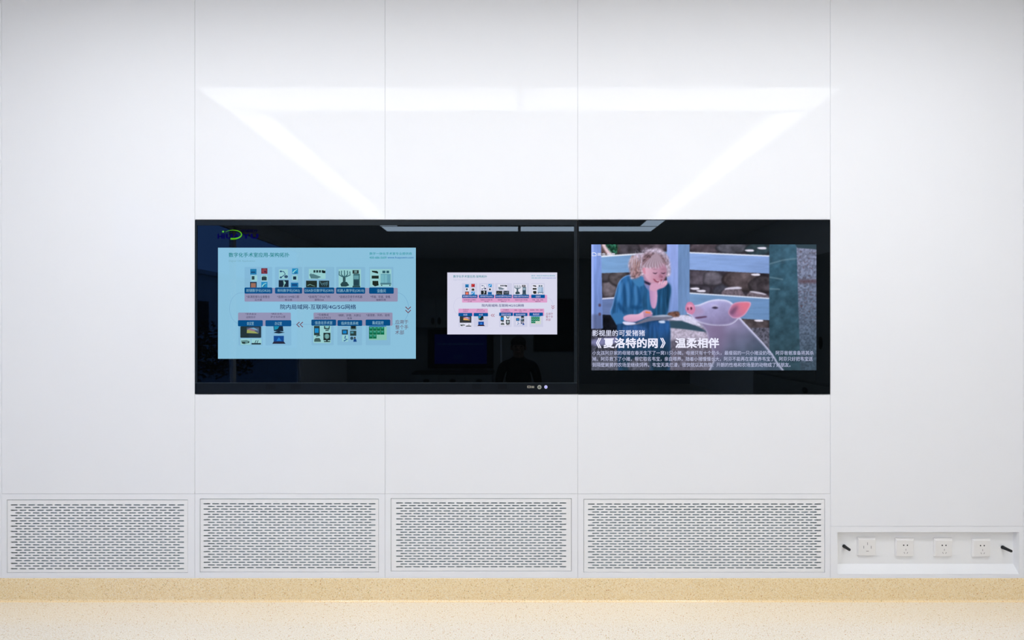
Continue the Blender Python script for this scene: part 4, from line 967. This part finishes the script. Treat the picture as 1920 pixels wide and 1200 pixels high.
# ---- seated photographer behind the camera
t = thing('person', 'dark-haired person in black clothes sitting, seen as a dark shape mirrored in the wide screen', 'person', None, (0.0, -2.72, 0))
sk_v = []; sk_e = []; sk_r = []
def jv(p, r, prev=None):
    sk_v.append(p); sk_r.append(r); i = len(sk_v) - 1
    if prev is not None: sk_e.append((prev, i))
    return i
oy = -2.75
pel = jv((0, oy, 0.44), (0.15, 0.12)); wai = jv((0, oy + 0.02, 0.58), (0.14, 0.10), pel); che = jv((0, oy + 0.07, 0.76), (0.165, 0.115), wai)
shc = jv((0, oy + 0.10, 0.90), (0.12, 0.09), che); nec = jv((0, oy + 0.13, 0.985), (0.055, 0.055), shc)
h1 = jv((0, oy + 0.15, 1.05), (0.066, 0.075), nec); h2 = jv((0, oy + 0.155, 1.12), (0.076, 0.092), h1); h3 = jv((0, oy + 0.15, 1.175), (0.055, 0.065), h2)
for s in (-1, 1):
    a = jv((s * 0.17, oy + 0.09, 0.88), (0.062, 0.062), shc); b2 = jv((s * 0.212, oy + 0.10, 0.74), (0.048, 0.048), a)
    c = jv((s * 0.215, oy + 0.18, 0.60), (0.040, 0.040), b2); d2 = jv((s * 0.19, oy + 0.38, 0.555), (0.028, 0.028), c)
    pm = jv((s * 0.165, oy + 0.45, 0.545), (0.030, 0.018), d2)
    for k in range(4):
        f0 = jv((s * (0.195 - k * 0.022), oy + 0.50, 0.545), (0.009, 0.009), pm)
        L_ = (0.030, 0.036, 0.033, 0.026)[k]
        f1 = jv((s * (0.197 - k * 0.023), oy + 0.50 + L_, 0.535), (0.0085, 0.0085), f0); jv((s * (0.197 - k * 0.023), oy + 0.50 + 1.5 * L_, 0.512), (0.0075, 0.0075), f1)
    th = jv((s * 0.125, oy + 0.455, 0.545), (0.010, 0.010), pm); jv((s * 0.105, oy + 0.485, 0.54), (0.009, 0.009), th)
    hp = jv((s * 0.09, oy + 0.03, 0.42), (0.092, 0.085), pel); kn_ = jv((s * 0.17, oy + 0.44, 0.44), (0.060, 0.060), hp)
    an = jv((s * 0.17, oy + 0.42, 0.09), (0.040, 0.040), kn_); to = jv((s * 0.18, oy + 0.50, 0.035), (0.042, 0.032), an); jv((s * 0.185, oy + 0.60, 0.03), (0.036, 0.024), to)
me = bpy.data.meshes.new('skeleton'); me.from_pydata(sk_v, sk_e, []); so = bpy.data.objects.new('skeleton', me); COL.objects.link(so)
so.modifiers.new('skin', 'SKIN').use_smooth_shade = True
for v, r_ in zip(me.skin_vertices[0].data, sk_r): v.radius = r_
me.skin_vertices[0].data[0].use_root = True
ms = so.modifiers.new('sub', 'SUBSURF'); ms.levels = 2; ms.render_levels = 2
dg = bpy.context.evaluated_depsgraph_get(); dg.update()
bme = bpy.data.meshes.new_from_object(so.evaluated_get(dg)); bpy.data.objects.remove(so)
bme.name = 'body'; bme.materials.clear()
for k in ('skin', 'shirt', 'trousers', 'dark'): bme.materials.append(M[k])
for p in bme.polygons:
    c = p.center; p.use_smooth = True
    if c.z > 0.985 or (c.y > oy + 0.385 and 0.50 < c.z < 0.60 and abs(c.x) > 0.09 and abs(c.x) < 0.23): p.material_index = 0
    elif c.z < 0.10: p.material_index = 3
    elif c.z < 0.50: p.material_index = 2
    else: p.material_index = 1
bo = link(bpy.data.objects.new('body', bme), t); bo.matrix_parent_inverse = Matrix.Translation(-Vector(t.location))
g = Geo(); g.ell((0, oy + 0.135, 1.135), (0.083, 0.098, 0.075)); g.ell((0, oy + 0.10, 1.09), (0.078, 0.062, 0.075)); g.build('hair', M['hair'], t, smooth=True)
g = Geo(); g.ell((0, oy + 0.252, 1.075), (0.012, 0.018, 0.02)); g.build('nose', M['skin'], t, smooth=True)
for s in (-1, 1):
    g = Geo(); g.ell((s * 0.03, oy + 0.236, 1.10), (0.013, 0.008, 0.007)); g.build('eye', M['dark'], t, smooth=True)
    g = Geo(); g.ell((s * 0.078, oy + 0.15, 1.085), (0.01, 0.018, 0.03)); g.build('ear', M['skin'], t, smooth=True)
g = Geo(); g.ell((0, oy + 0.238, 1.038), (0.022, 0.008, 0.006)); g.build('mouth', mat('lips', (0.30, 0.12, 0.10), 0.6), t, smooth=True)
t = thing('stool', 'low round dark stool under the seated person', 'stool', None, (0, oy, 0))
g = Geo(); g.tube((0, oy, 0.29), (0, oy, 0.335), 0.17, 0.17, 32); g.build('seat', M['dark'], t)
for k in range(4):
    a = math.pi / 4 + k * math.pi / 2
    g = Geo(); g.tube((0.12 * math.cos(a), oy + 0.12 * math.sin(a), 0.289), (0.18 * math.cos(a), oy + 0.18 * math.sin(a), 0.001), 0.012, 0.012, 12); g.build('leg', M['steel'], t)

# ---- outside the window
g = Geo(); g.box(-40, X0 - 0.1, -30, 20, -0.12, -0.02); g.build('ground_outside', M['pave'], kind='structure')
random.seed(3)
t = thing('building', 'pale house beyond the window, mirrored faintly in the wide screen', 'building', None, (-14, -14, 0))
g = Geo(); g.box(-19, -12, -17, -11.5, -0.02, 3.4); g.build('wall', M['render'], t)
for k in range(3):
    g = Geo(); g.box(-12, -11.97, -16.2 + k * 1.7, -15.2 + k * 1.7, 1.2, 2.4); g.build('window', M['dark'], t)
g = Geo(); g.box(-19.2, -11.8, -17.2, -11.3, 3.4, 3.55); g.build('roof', M['render'], t)
t = thing('tree', 'low dark red-leaved tree outside the window, mirrored faintly in the wide screen', 'tree', None, (-6.4, -6.4, 0))
g = Geo(); g.tube((-6.4, -6.4, -0.02), (-6.4, -6.35, 0.9), 0.06, 0.035, 10); g.build('trunk', M['bark'], t)
g = Geo()
for _ in range(2600):
    a = random.uniform(0, 6.283); r_ = random.random() ** .5; hh_ = random.random()
    x = -6.4 + math.cos(a) * r_ * 0.8; y = -6.4 + math.sin(a) * r_ * 1.5; z = 0.35 + hh_ * 1.15 * (1.15 - r_ * .6)
    u = Vector((random.gauss(0, 1), random.gauss(0, 1), random.gauss(0, 1))).normalized() * 0.05; w_ = u.orthogonal().normalized() * 0.03; c = Vector((x, y, z))
    g.add([c - u, c - w_, c + u, c + w_], [(0, 1, 2, 3)])
g.build('foliage', M['leaf'], t, recalc=False)
